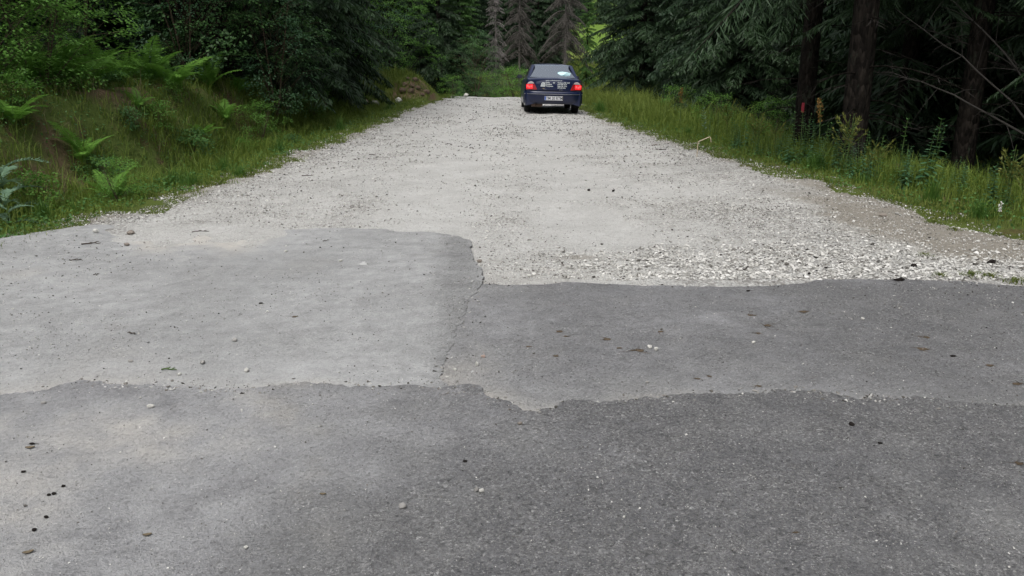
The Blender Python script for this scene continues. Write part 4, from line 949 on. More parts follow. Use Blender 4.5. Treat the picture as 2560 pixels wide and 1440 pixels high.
SP_G = spruce(16, 7.2, .85, .1, 130, 15, 3, .50, .017, .95, .075, 'spruce_grey', True)
BE_A = broadleaf(21, 6.5, 2.1, .5, 420, 42, .075, 'beech', .09, 1, .3, .34)
BE_B = broadleaf(22, 3.4, 1.35, .15, 230, 38, .060, 'beech', .03, 3, .3, .27)
BE_L = broadleaf(23, 2.2, 1.0, .05, 170, 34, .055, 'beech_light', .022, 4, .1, .22)
BE_S = broadleaf(24, 1.25, .75, .02, 110, 30, .045, 'beech_light', .014, 5, .0, .17)
BE_K = broadleaf(25, 5.0, 1.8, .3, 330, 42, .065, 'beech_light', .06, 1, .3, .32)
def X(u, y): return (u-1280)/FPX*(y*math.cos(PITCH)+.25)
trees = [  # parts, name, u (picture column it was read from), distance, label, category, scale
 (SP_G, 'dead_spruce', 1240, 45, 'slender bare grey dead spruce, the palest tree, standing left of the car', 1.0, 'dead trees behind the road bend'),
 (SP_D, 'dead_spruce', 1298, 51, 'brown-grey dead spruce between the pale bare one and a green spruce, left above the car', .66, 'dead trees behind the road bend'),
 (SP_D, 'dead_spruce', 1412, 49, 'widest brown dead spruce, directly above the car roof', .80, 'dead trees behind the road bend'),
 (SP_B, 'spruce_tree', 1345, 57, 'green spruce squeezed between the two brown dead spruces above the car', .9, None),
 (SP_C, 'spruce_tree', 1466, 56, 'bright green narrow spruce left of the gap with the far meadow', .5, None),
 (SP_B, 'spruce_tree', 1530, 62, 'spruce closing the right side of the meadow gap', .66, None),
 (SP_A, 'spruce_tree', 1622, 39, 'dark spruce close behind the big drooping one right of the gap', .95, None),
 (SP_A, 'spruce_tree', 1602, 34, 'big dark spruce with drooping boughs right of the meadow gap', 1.0, None),
 (SP_C, 'spruce_tree', 1150, 43, 'fresh green spruce left of the pale bare dead spruce', 1.0, None),
 (SP_B, 'spruce_tree', 1100, 41, 'dark spruce left of the fresh green one, behind the grassy mound', .95, None),
 (BE_K, 'beech_tree', 975, 35.5, 'glossy leaved beech leaning over the grassy mound', 1.0, None),
 (SP_B, 'spruce_tree', 800, 24.5, 'dark spruce with low hanging boughs in the middle of the left forest edge', 1.05, None),
 (SP_A, 'spruce_tree', 690, 20.5, 'dark full spruce behind the beech on the left bank', 1.0, None),
 (BE_A, 'beech_tree', 560, 17.5, 'dark leaved beech rising behind the big fern', .95, None),
 (BE_A, 'beech_tree', 845, 29.5, 'dark leaved beech just left of the grassy mound', .9, None),
 (BE_B, 'beech_sapling', 690, 18.0, 'low beech sapling hanging over the ditch, right of the big fern', .8, None),
 (BE_B, 'beech_sapling', 1190, 36.5, 'low leafy sapling at the left end of the road crest', .8, None),
 (SP_A, 'spruce_tree', 290, 20.5, 'dark spruce behind the ferns at the upper left', 1.0, None),
 (SP_B, 'spruce_tree', 60, 18.5, 'dark spruce in the left corner behind the leafy bushes', 1.0, None),
 (SP_B, 'spruce_tree', 1735, 28, 'dark spruce with broken boughs, second from the meadow gap on the right', .95, None),
 (SP_A, 'spruce_tree', 1850, 24, 'very dark spruce left of the trunk with the red mark', .95, None),
 (SP_C, 'spruce_tree', 1745, 33, 'small fresh green spruce glimpsed behind the right forest edge', .8, None),
 ]
for (pt, nm, u, y, lab, s, grp) in trees:
    e = place(pt, nm, X(u, y), y, lab, 'tree', grp, s)
    if pt is SP_D: e.scale.z = s*1.6
    if s == .5: e.scale.z = 1.0
    for ch in e.children:
        if ch.name.startswith('dead_twigs'): ch['kind'] = 'stuff'
# trunks at the right forest edge
tt = place(SP_T, 'spruce_tree', X(2010, 15), 15, 'tall spruce trunk with a painted red stroke at the right forest edge', 'tree', None, .92, 1.0)
place(SP_T, 'spruce_tree', X(2137, 12.6), 12.6, 'thickest dark spruce trunk, right of the one with the red stroke', 'tree', None, 1.08, 3.3)
place(SP_T, 'spruce_tree', X(2420, 13.5), 13.5, 'dark spruce trunk half lost in shade at the far right', 'tree', None, .95, 5.0)
place(SP_T, 'spruce_tree', 9.2, 10.2, 'dark spruce at the right border above the tall weeds', 'tree', None, 1.0, 2.0)
for ob in list(bpy.data.objects):
    if ob.name.startswith('dead_twigs'): ob['kind'] = 'stuff'
tx, ty_ = X(2010, 15), 15
M['red_paint'] = plain('red_marking_paint', (.30, .018, .035), .7, var=.1)
bm = bmesh.new(); prev = None
for k in range(7):
    t = k/6; z = .74+.18*t; rad_ = .19*(1-.97*z/17)+.010; wdt = .027*(1-.3*abs(t-.5))
    a0 = math.atan2(-1, -.42)-.1
    row = [bm.verts.new((rad_*math.cos(a0+d), rad_*math.sin(a0+d), z)) for d in (-wdt/rad_, 0, wdt/rad_)]
    if prev:
        for i in (0, 1): bm.faces.new((prev[i], prev[i+1], row[i+1], row[i]))
    prev = row
e = bmesh.ops.extrude_face_region(bm, geom=bm.faces[:]); bmesh.ops.scale(bm, vec=(1.02, 1.02, 1), verts=[q for q in e['geom'] if isinstance(q, bmesh.types.BMVert)])
rmk = fin(bm, 'red_paint_mark', M['red_paint'], tt, 0, False); rmk.rotation_euler = (0, 0, -1.0)
# leaning bare saplings in the right forest
def bare(pts, r0, seed, label, ntw=16):
    g0 = np.random.default_rng(seed); T = Tubes(); P = np.array(pts, float); t = np.linspace(0, 1, 14); k = np.linspace(0, 1, len(P))
    Q = np.stack([np.interp(t, k, P[:, i]) for i in range(3)], 1); Q += g0.normal(0, .02, Q.shape); b = Q[0].copy(); Q -= b; T.add(Q, np.linspace(r0, r0*.25, 14), 5)
    for i in range(ntw):
        a = Q[g0.integers(3, 13)]; d = unit(g0.normal(0, 1, 3)+np.array([-.5, 0, .2])); L = g0.uniform(.2, .7); T.add([a, a+d*L*.5, a+d*L+np.array([0, 0, -.06])], [r0*.3, r0*.2, .002], 3)
    o = link('bare_sapling', T.mesh('bare_sapling', M['bark_dark']), None, tuple(b)); return tag(o, label, 'sapling', 'leaning bare saplings in the right forest')
for i, (ua, va, ub, vb, d, lab) in enumerate([(2600, 330, 2235, 20, 11.5, 'longest bare sapling leaning across the dark forest at the right'), (2480, 290, 2165, 170, 11.8, 'bare sapling leaning left, lower of those in the dark forest'), (2700, 250, 2240, 50, 12.5, 'thin bare sapling leaning nearly parallel above the lower one'), (2560, 200, 2330, -40, 12.0, 'steep thin bare sapling at the top right of the dark forest')]):
    def at3(u, v, d):
        yv = (720-v)/FPX; return ((u-1280)/FPX*d, (math.cos(PITCH)+yv*math.sin(PITCH))*d, CAM_H+(-math.sin(PITCH)+yv*math.cos(PITCH))*d)
    a, b = Vector(at3(ua, va, d)), Vector(at3(ub, vb, d+.8)); k_ = (a.z-Hs(a.x, a.y)+.05)/(b.z-a.z); root = a-(b-a)*k_*.8; root.z = Hs(root.x, root.y)-.05
    bare([root, a, (a+b)/2+Vector((0, 0, .12)), b], .022, 40+i, lab)

# bushes and saplings
for (pt, u, y, lab, s) in [
 (BE_S, 1290, 42, 'light green bush left behind the car', 1.35), (BE_S, 1335, 43, 'small light green bush touching the car roof line', 1.2), (BE_S, 1222, 41, 'low green bush under the pale bare spruce', 1.1), (BE_S, 1262, 44, 'rounded green bush between the bare spruce and the car', 1.3),
 (BE_L, 120, 11.8, 'bright leafy bush at the left, above the spiky thistle', .85), (BE_L, 10, 11.0, 'bright leafy bush cut by the left border', .95), (BE_L, 215, 13.6, 'leafy green bush between the left ferns and the dark spruce', .95),
 (BE_B, 480, 16.6, 'dark leafy shrub just behind the big fern', .75), (BE_S, 285, 9.3, 'small dark leafed bush at the foot of the left bank', .42), (BE_B, 40, 13.2, 'tall leafy bush filling the upper left corner', .85),
 (BE_S, 640, 16.2, 'leafy young shrub on the bank right of the big fern', .7), (BE_S, 780, 20.5, 'low leafy shrub in the ditch at the dark forest foot', .6), (BE_S, 1130, 33.5, 'low leafy shrub beside the white stones on the crest', .7),
 (BE_S, 1700, 23.5, 'dark green shrub behind the tall grass on the right', .8), (BE_S, 1790, 20.5, 'shrub beside the pale-leaved weed on the right verge', .7), (BE_S, 1930, 17.0, 'low shrub at the foot of the red marked trunk', .7)]:
    place(pt, 'bush', X(u, y), y, lab, 'bush', None, s)

HB = [broadleaf(27, .42, .34, .02, 46, 22, .05, 'weeds', .008, 5, .0, .12), broadleaf(28, .55, .26, .03, 40, 20, .045, 'beech_light', .008, 4, .1, .11)]
for i, (u, y, lab) in enumerate([(330, 12.0, 'low leafy herb on the bank beside the bare soil scar'), (400, 12.8, 'leafy herb on the middle of the left bank below the big fern'), (470, 13.2, 'leafy herb on the left bank right of the middle one'), (600, 14.8, 'leafy herb at the shaded right end of the left bank'), (230, 10.6, 'leafy herb at the foot of the bare soil scar'), (80, 9.0, 'leafy herb behind the grey-green thistle'),
    (720, 16.2, 'leafy herb beside the left sedge tuft at the forest foot'), (60, 10.4, 'tall herb on the bank at the left border'), (270, 13.2, 'herb on the bank crest left of the big fern'), (440, 14.3, 'herb just below the bright spreading fern')]):
    place(HB[i % 2], 'herb', X(u, y), y, lab, 'herb', 'low herbs on the left bank', (.62+.14*(i % 3)))
# ferns: fronds as parts
def frond(seed, L=.8, pairs=24, w=.17, mat='fern', arch_=.55):
    g0 = np.random.default_rng(seed); K = Kites(); T = Tubes(); t = np.linspace(0, 1, 12)
    def pos(t): t = np.asarray(t); return np.stack([L*(.18*t+.62*t**1.7), .02*np.sin(t*3+seed), L*(1.08*t-arch_*.75*t**2.6)], -1)
    T.add(pos(t), np.linspace(.005, .0012, 12), 4); tt_ = np.linspace(.2, .985, pairs); P = pos(tt_); tan = unit(pos(tt_+.01)-P)
    for sg in (-1, 1):
        side = np.array([[0, sg, 0.]]); l = w*np.sin(np.clip((tt_-.08)/.95, 0, 1)**.75*math.pi)**.8+.02
        Dn = unit(side+tan*.45+np.array([0, 0, -.18])+g0.normal(0, .06, (pairs, 3))); up = np.cross(tan, side)
        K.add(P, Dn, l, .030, up, .3, np.clip(.3+.5*tt_+g0.normal(0, .1, pairs), 0, 1))
        for c in range(5):
            f = .12+.16*c; B = P+Dn*(l*f)[:, None]
            for s2 in (-1, 1): K.add(B, unit(Dn*.5+tan*s2*.9), l*.20*(1.1-f), .011, up, .4, np.clip(.3+.5*tt_, 0, 1))
    V, F, Tn = K.arrays(); Vt = np.concatenate(T.V); Ft = np.concatenate(T.F); tri = np.concatenate([Ft[:, [0, 1, 2]], Ft[:, [0, 2, 3]]])+len(V)
    return np_mesh('frond', np.concatenate([V, Vt]), np.concatenate([F, tri]), {'tint': np.concatenate([Tn, np.full(len(Vt), .3)])}, [M[mat]])
FR = [frond(31), frond(32, .72, 22, .15, arch_=.7), frond(33, .88, 26, .18, arch_=.45)]
def fern(x, y, label, n=9, s=1.0, dz=0):
    e = empty('fern', (x, y, Hs(x, y)+dz), random.uniform(0, 6), label, 'fern', 'ferns on the left bank', s)
    for i in range(n):
        o = link('frond', FR[i % 3], e); o.rotation_euler = (random.uniform(-.25, .25), random.uniform(-.25, .35), i*6.283/n+random.uniform(-.3, .3)); k = random.uniform(.75, 1.15); o.scale = (k, k, k)
for (u, y, lab, n, s) in [(385, 14.6, 'big bright fern on top of the left bank against the dark forest', 11, 1.0), (440, 14.6, 'bright fern spreading right beside the big one on the bank', 10, .9), (40, 10.0, 'fern among bushes at the left border, upper one', 9, .6), (165, 12.2, 'fern beside the bright leafy bush on the left', 9, .9),
    (230, 12.4, 'fern left of the big bright fern, against the dark trees', 10, 1.1), (90, 13.2, 'tall fern in the upper left corner', 9, 1.0), (300, 14.2, 'fern below the shrub left of the big fern', 9, .95), (200, 10.6, 'drooping fern above the bare soil on the bank', 8, .7),
    (560, 15.5, 'small fern on the bank slope right of the bright fern', 8, .6), (495, 14.2, 'small fern low on the bank under the bright fern', 8, .5), (350, 12.6, 'small yellowish fern on the dry grass of the bank', 7, .45), (265, 9.6, 'small fern beside the dark leafed bush at the bank foot', 8, .5), (10, 12.0, 'fern cut by the left border, above the thistle', 9, .9), (600, 17.2, 'fern in shade at the forest foot behind the bank', 8, .6),
    (180, 14.8, 'pale fern in the shade of the upper left trees', 9, 1.1), (70, 11.6, 'fern between the two bright leafy bushes at the left', 10, .75), (255, 13.6, 'broad fern half hidden left of the big bright fern', 10, 1.05), (140, 12.6, 'fern rising behind the leafy bush at the left', 10, 1.15), (330, 15.6, 'fern just behind and left of the big bright fern', 9, 1.1), (530, 16.4, 'fern on the upper bank right of the bright fern', 9, .85)]:
    fern(X(u, y), y, lab, n+2, s*.95)

# thistle with long spiky lobed leaves
def spiky(seed, L=.5, mat='thistle'):
    g0 = np.random.default_rng(seed); K = Kites(); t = np.linspace(0, 1, 16); P = np.stack([L*t, 0*t, L*(.5*t-.6*t*t)], -1); tan = unit(np.gradient(P, axis=0))
    K.add(P[:-1], tan[:-1], L/13, .03, np.tile([0, 0, 1.], (15, 1)), .5)
    for sg in (-1, 1):
        l = .28*L*np.sin(np.clip(t*.9+.1, 0, 1)*math.pi)**.7
        K.add(P, unit(tan*.7+np.array([[0, sg, .15]])+g0.normal(0, .12, (16, 3))), l, .035, np.tile([0, 0, 1.], (16, 1)), .3); K.add(P, unit(tan*.2+np.array([[0, sg, .3]])), l*.6, .02, np.tile([0, 0, 1.], (16, 1)), .3)
    return K.mesh('leaf', M[mat])
TH = [spiky(51), spiky(52, .42)]
for (u, y, lab, n, s) in [(18, 8.7, 'grey-green thistle with long jagged leaves at the left border', 9, 1.0), (30, 7.75, 'lower drooping thistle by the road grass at the left border', 7, .6)]:
    x = X(u, y)-.12; e = empty('thistle', (x, y, Hs(x, y)), 0, lab, 'thistle', None, s)
    T = Tubes(); T.add([(0, 0, 0), (.02, 0, .35), (0, .02, .62)], [.012, .009, .004], 6); link('stem', T.mesh('stem', M['stem']), e)
    for i in range(n): o = link('leaf', TH[i % 2], e); o.location = (0, 0, .08+.5*i/n); o.rotation_euler = (0, -.25, i*2.4)

# tall weeds of the right verge: nettles, dock with rusty seeds, pale leaved weeds, yellow-green shoots
def weed(seed, h, mat, leaf, pairs, ang=.5, w=.42, top=None, branch=0):
    g0 = np.random.default_rng(seed); T = Tubes(); K = Kites(); T.add([(0, 0, -.03), (.01, 0, h*.5), (.02, .01, h)], [.006, .005, .002], 5)
    t = np.linspace(.12, .98, pairs); P = np.stack([.02*t, .01*t, h*t], -1)
    for k in (0, 1):
        a = np.arange(pairs)*1.571+k*math.pi+g0.normal(0, .3, pairs); Dn = np.stack([np.cos(a), np.sin(a), np.full(pairs, ang)-.9*(1-t)], -1); l = leaf*(1.15-t*.75)*g0.uniform(.8, 1.2, pairs)
        K.add(P, Dn, l, l*w, np.tile([0, 0, 1.], (pairs, 1)), .35)
    for b in range(branch):
        a = g0.uniform(0, 6.28); zb = h*g0.uniform(.25, .75); d = np.array([math.cos(a), math.sin(a), 1.1]); T.add([(0, 0, zb), tuple(np.array([0, 0, zb])+d*h*.13), tuple(np.array([0, 0, zb])+d*h*.24)], [.004, .003, .0015], 4)
        n = 16; tb = g0.random(n); K.add(np.array([0, 0, zb])+d*h*.24*tb[:, None], unit(d+g0.normal(0, .7, (n, 3))), leaf*.5, leaf*.16, None, .4)
    out = {'stem': T.mesh('stem', M['stem']), 'leaves': K.mesh('leaves', M[mat])}
    if top: 
        K2 = Kites(); n = 150; tz = g0.random(n); K2.add(np.stack([g0.normal(0, .016, n), g0.normal(0, .016, n), h*(.68+.34*tz)], -1), unit(g0.normal(0, .6, (n, 3))+np.array([0, 0, 1.])), .028, .016); out['seed_head'] = K2.mesh('seed_head', M[top])
    return out
NET = [weed(61, .78, 'nettle', .14, 18, .3, .5), weed(62, .62, 'nettle', .13, 16, .3, .5), weed(63, .9, 'weeds', .14, 15, .5, .38)]
DOCK = weed(64, .85, 'weeds', .14, 6, .6, .35, 'rust_seed'); PALE = weed(65, .55, 'thistle', .15, 11, .8, .34); YG = weed(66, .72, 'yellow_green', .10, 12, .8, .16, None, 9)
def clump(parts_list, name, x, y, label, cat, n, spread, s=1.0, group=None):
    """one rooted clump of several stalks"""
    e = empty(name, (x, y, Hs(x, y)), 0, label, cat, group, s)
    for i in range(n):
        pl = parts_list[i % len(parts_list)]; a = random.uniform(0, 6.28); r_ = spread*math.sqrt(random.random()) if n > 1 else 0; k = random.uniform(.75, 1.1); rzz = random.uniform(0, 6)
        stem = None
        for nm_, me in pl.items():
            o = link(nm_, me, stem or e)
            if stem is None: o.location = (math.cos(a)*r_, math.sin(a)*r_, 0); o.scale = (k, k, k); o.rotation_euler = (random.uniform(-.12, .12), random.uniform(-.12, .12), rzz); stem = o
G4 = 'tall weeds of the right verge'
for (pl, nm_, u, y, lab, cat, n, sp, s) in [
 ([PALE], 'pale_weed', 1768, 17.6, 'pale blue-green upright weed left of the nettles on the right verge', 'weed', 1, 0, 1.15), ([YG], 'yellow_weed', 1822, 16.6, 'thin yellow-green branching weed right of the pale upright weed', 'weed', 1, 0, .95), ([DOCK], 'dock_plant', 1704, 19.0, 'rusty brown seeded dock in the dark grass left of the pale weed', 'weed', 1, 0, 1.15),
 ([YG], 'yellow_weed', 1893, 13.8, 'yellow-green branching weed in front of the red marked trunk, left one', 'weed', 2, .12, .85), ([YG], 'yellow_weed', 1945, 13.3, 'yellow-green weed between the branching one and the red mark', 'weed', 1, 0, .7), ([DOCK], 'dock_plant', 2058, 12.0, 'orange-brown seeded dock between the two big trunks', 'weed', 1, 0, 1.0),
 (NET, 'nettle_clump', 2000, 12.4, 'dense blue-green nettle clump below the red mark', 'nettle', 9, .38, .75), (NET, 'nettle_clump', 2090, 11.4, 'nettle clump below the orange-brown dock', 'nettle', 8, .35, .65), (NET, 'nettle_clump', 2165, 10.8, 'nettle clump at the foot of the thickest trunk', 'nettle', 8, .35, .62),
 ([YG], 'yellow_weed', 2118, 11.2, 'yellow-green candelabra weed in front of the thickest trunk', 'weed', 2, .08, 1.05), ([YG], 'yellow_weed', 2190, 10.6, 'yellow-green weed leaning right of the thickest trunk', 'weed', 2, .1, .85),
 ([NET[2]], 'nettle', 2256, 10.4, 'tall single nettle, left of the double one against the dark forest', 'nettle', 1, 0, .98), ([NET[0], NET[2]], 'nettle', 2325, 10.1, 'tall double nettle against the dark forest', 'nettle', 3, .07, .98), (NET, 'nettle_clump', 2290, 9.9, 'low nettle clump at the foot of the two tall nettles', 'nettle', 7, .3, .6),
 (NET, 'nettle_clump', 2400, 9.4, 'low weed clump right of the double nettle', 'nettle', 6, .3, .5), ([YG], 'yellow_weed', 2548, 8.6, 'yellow-green weed cut by the right border', 'weed', 3, .12, .85), (NET, 'nettle_clump', 2510, 8.7, 'leafy weed clump at the right border', 'nettle', 5, .2, .6),
 (NET, 'nettle_clump', 1850, 14.6, 'dark nettle clump right of the bent straw', 'nettle', 8, .4, .6), (NET, 'nettle_clump', 1780, 17.2, 'nettle clump around the pale upright weed', 'nettle', 7, .4, .5), (NET, 'nettle_clump', 1930, 13.4, 'nettle clump left of the red mark', 'nettle', 7, .35, .55)]:
    if nm_ == 'nettle_clump': n = int(n*1.5); s *= 1.02; y += .25
    clump(pl, nm_, X(u, y), y, lab, cat, n, sp, s*1.08, G4)
# bent pale straw
x, y = X(1768, 13.2), 13.2; T = Tubes(); T.add([(-.08, 0, 0), (-.075, 0, .23), (-.07, 0, .26), (.10, 0, .335), (.115, 0, .33), (.13, 0, .25)], [.007, .007, .007, .006, .006, .004], 5)
o = link('bent_straw', T.mesh('bent_straw', M['straw']), None, (x-.05, y, Hs(x, y))); tag(o, 'pale bent straw stalk standing in the right verge', 'stalk')
# small pale flower spike by the right edge
x, y = X(2517, 7.75), 7.75; T = Tubes(); T.add([(0, 0, 0), (.01, 0, .18)], [.003, .002], 5); e = empty('white_flower', (x, y, Hs(x, y)), 0, 'small white flower spike in the grass near the right border', 'flower'); link('stem', T.mesh('stem', M['stem']), e)
K = Kites(); K.add(np.stack([rng.normal(0, .008, 40), rng.normal(0, .008, 40), rng.uniform(.13, .22, 40)], -1), rng.normal(size=(40, 3)), .018, .012); link('flower_head', K.mesh('flower_head', M['stone_white']), e)

# ------------------------------------------------------------------ grass
def blades(K_name, xs, ys, zs, h, wdt, mat, lean=.35, tint=None):
    n = len(xs); a = rng.random(n)*6.283; ln = h*rng.uniform(.15, 1, n)*lean*2; d = np.stack([np.cos(a), np.sin(a), 0*a], -1); sd_ = np.stack([-np.sin(a+rng.normal(0, .6, n)), np.cos(a), 0*a], -1)
    B = np.stack([xs, ys, zs-.01], -1); W = (wdt/2)[:, None]
    m = B+d*(ln*.30)[:, None]+np.array([0, 0, 1])*(h*.62)[:, None]; t = B+d*ln[:, None]+np.array([0, 0, 1])*(h*rng.uniform(.7, 1, n))[:, None]
    V = np.stack([B-sd_*W, B+sd_*W, m+sd_*W*.8, m-sd_*W*.8, t], 1).reshape(-1, 3); b = np.arange(n)[:, None]*5
    F = np.concatenate([b+[[0, 1, 2]], b+[[0, 2, 3]], b+[[3, 2, 4]]], 1).reshape(-1, 3)
    return np_mesh(K_name, V, F, {'tint': np.repeat(np.clip(rng.random(n) if tint is None else tint, 0, 1), 5)}, [mat])
def gnoise(x, y): return noise.fractal(Vector((x*1.1+3.1, y*1.1-3.1, 3.1*.37)), .6, 2.0, 4)
def grass_patch(name, N, xr_, yr_, dens, hgt, wid, mat, lean=.35, ypow=1.6):
    y = yr_[0]+(yr_[1]-yr_[0])*rng.random(N)**ypow; x = rng.uniform(xr_[0], xr_[1], N)
    if xr_[1] <= 1.5: x = xl(y)+.35-(rng.random(N)**1.1)*(xr_[1]-xr_[0])
    elif xr_[0] >= 1.5: x = xr(y)-.35+(rng.random(N)**1.1)*(xr_[1]-xr_[0])
    s = edge_dist(x, y); n = nz(x, y, 1.7, 71, 3)+.55*nz(x, y, 7, 17, 2); k = rng.random(N) < dens(x, y, s, n); x, y, s, n = x[k], y[k], s[k], n[k]
    h = hgt(x, y, s, n)*rng.lognormal(0, .3, len(x)); dist = np.hypot(x, y)
    return link(name, blades(name, x, y, gz_at(x, y), h, wid*np.clip(dist/10, .8, 2.2), mat, lean))
S = sstep
tag(grass_patch('grass', 150000, (-6.5, .35), (6.4, 38), lambda x, y, s, n: S(-.2, .25, s+n*.3)*(.35+.75*S(-.3, .3, n))*(1-.7*S(3.8, 5.4, s))*(1-.25*S(1.6, 2.2, s)*(y < 14))*(1-.8*np.clip(np.exp(-((x+5.9)/.6)**2-((y-12.2)/.9)**2)+np.exp(-((x+5.6)/.4)**2-((y-10.2)/.55)**2)+np.exp(-((x+5.3)/.35)**2-((y-16.2)/.8)**2), 0, 1)), lambda x, y, s, n: (.07+.17*S(.3, 1.2, s)+.10*np.clip(n, 0, 1)*S(.4, 1, s))*(1-.45*S(1.6, 2.3, s)), .0075, M['grass'], .55), 'green grass of the left verge and bank', None, None, 'stuff')
tag(grass_patch('grass', 70000, (1.6, 5.6), (7.0, 40), lambda x, y, s, n: S(-.12, .3, s+n*.25)*(.4+.7*S(-.3, .3, n))*(1-S(2.0, 3.6, s-(y > 18)*1.5)), lambda x, y, s, n: .06+.15*S(.3, 1.1, s)+.26*S(17, 22, y)*S(.3, .8, s), .0075, M['grass'], .4), 'green grass of the right verge', None, None, 'stuff')
tag(grass_patch('short_grass', 38000, (-1.6, .35), (6.0, 36), lambda x, y, s, n: S(-.40, .1, s+n*.6)*(1-S(.5, .9, s)), lambda x, y, s, n: .035+.03*np.clip(n, 0, 1), .006, M['verge_grass'], .6, 1.4), 'short yellowish grass along the left road edge', None, None, 'stuff')
tag(grass_patch('short_grass', 42000, (1.7, 3.3), (6.6, 34), lambda x, y, s, n: S(-.35, .2, s+n*.75)*(1-S(.7, 1.1, s)), lambda x, y, s, n: .035+.03*np.clip(n, 0, 1), .006, M['verge_grass'], .6, 1.4), 'short yellowish grass along the right road edge', None, None, 'stuff')
tag(grass_patch('dry_grass', 13000, (-6.2, .35), (8, 30), lambda x, y, s, n: S(1.2, 1.8, s)*(1-S(3.0, 3.6, s))*S(-.1, .3, n), lambda x, y, s, n: .16+.08*n, .005, M['dry_grass'], .7), 'dry straw-coloured grass on the left bank', None, None, 'stuff')
# meadow behind the crest
N = 52000; y = 38+rng.random(N)**1.5*66; x = rng.uniform(-7, 16, N)+(y-45)*.04; s = edge_dist(x, y); k = (s > .1); x, y = x[k], y[k]
tag(link('meadow_grass', blades('meadow_grass', x, y, gz_at(x, y), rng.uniform(.12, .38, len(x)), .0009*y*rng.uniform(.6, 1.2, len(x)), M['meadow'], .3)), 'grass of the meadow behind the road crest', None, None, 'stuff')
# small broad-leaved ground cover along both verges
K = Kites()
for (sgn, N) in ((-1, 60000), (1, 16000)):
    y = 6.3+rng.random(N)**1.5*24; s = rng.random(N)*4.6*(1 if sgn < 0 else .45)+.02; x = np.where(sgn < 0, xl(y)-s, xr(y)+s); n = nz(x, y, 2.2, 91, 3); k = rng.random(N) < S(-.05, .25, n)*.9+.1; x, y, s = x[k], y[k], s[k]
    z = gz_at(x, y)+rng.random(len(x))**1.5*(.14*S(.1, .6, s)+.16*S(1.4, 2.2, s))+.008; dd = rng.normal(size=(len(x), 3)); dd[:, 2] = np.abs(dd[:, 2])*.4
    K.add(np.stack([x, y, z], -1), dd, rng.uniform(.02, .055, len(x)), rng.uniform(.015, .035, len(x)), unit(np.array([0, 0, 1.])+rng.normal(0, .35, (len(x), 3))), .5)
tag(link('ground_cover', K.mesh('ground_cover', M['weeds'])), 'small leafy weeds and clover along the verges', None, None, 'stuff')
# forest floor litter
# sedge tufts, one thing each
def tuft(seed, h, n=190, spread=.10, mat='sedge', lean=.5):
    g0 = np.random.default_rng(seed); a = g0.random(n)*6.283; q_ = g0.random(n)**.8; r_ = spread*1.6*q_; return blades('tuft', np.cos(a)*r_, np.sin(a)*r_, np.full(n, .0), h*g0.uniform(.55, 1.05, n)*(1.05-.65*q_**1.5), np.full(n, .006), M[mat], lean)
TU = [tuft(71, .42), tuft(72, .34, 150, .12), tuft(73, .5, 150, .08, lean=.3)]
TS = [tuft(74, .07, 110, .07, 'verge_grass', .7), tuft(75, .055, 90, .05, 'verge_grass', .8)]
for i, (u, v, lab, s) in enumerate([(430, 455, 'thick dark sedge tuft on the left verge, nearest the gravel heap', 1.0), (480, 462, 'sedge tuft just right of the thick dark one', .9), (560, 425, 'bright drooping sedge tuft in the middle of the left verge', .85), (600, 440, 'small sedge tuft at the gravel edge of the left verge', .6), (180, 520, 'sedge tuft above the lowest grass at the left', .8),
    (330, 470, 'low sedge tuft beside the small fern at the bank foot', .6), (700, 375, 'sedge tuft standing in front of the dark forest foot, left one', .9), (788, 328, 'tall sedge tuft in front of the dark forest foot, right one', 1.0), (851, 330, 'bushy sedge tuft where the left verge narrows', .9), (972, 282, 'sedge tuft below the mound on the left verge', .8), (960, 262, 'far sedge tuft on the left verge near the mound', .8), (110, 540, 'sedge tuft under the grey-green thistle', .8),
    (2040, 424, 'tall upright sedge tuft on the right verge below the nettles', 1.15), (1640, 305, 'dark sedge tuft at the left end of the right verge', 1.1), (1720, 335, 'low sedge tuft left of the bent straw', .7), (1975, 405, 'sedge tuft left of the tall upright one on the right verge', .7), (2160, 455, 'bright low sedge tuft right of the tall upright one', .7), (1590, 292, 'tall dark grass tuft just right of the car', 1.3), (1500, 276, 'tall grass tuft beside the right rear wheel of the car', 1.4), (1560, 284, 'tall grass clump between the car and the bent straw', 1.3),
    (2330, 505, 'wispy sedge tuft leaning at the dark forest edge on the right', .8), (2450, 545, 'wispy sedge tuft near the right border', .75)]):
    x, y = unproject(u, v); o = link('sedge_tuft', TU[i % 3], None, (x, y, Hs(x, y)-.02)); o.rotation_euler = (0, 0, i*1.3); o.scale = (s, s, s); tag(o, lab, 'grass tuft', 'sedge and grass tufts of the verges')
for i, (u, v, lab) in enumerate([(2335, 556, 'small grass tuft on the bare dirt, left of the others'), (2385, 574, 'flat grass tuft on the dirt right of the first'), (2430, 690, 'yellow-green tuft in the white gravel near the grey patch'), (2475, 692, 'bright tuft right of the yellow-green one in the white gravel'), (2540, 706, 'brightest tuft at the right end of the white gravel'), (2350, 690, 'tiny tuft in the white gravel above the long black clod'), (2490, 585, 'straggly tuft on the dirt below the right grass'), (2310, 640, 'tiny sprout in the white gravel near the round clod')]):
    x, y = unproject(u, v); o = link('grass_tuft', TS[i % 2], None, (x, y, float(road_surf(x, y)[0]))); o.scale = (.9, .9, .9); tag(o, lab, 'grass tuft', 'small tufts on the dirt shoulder')

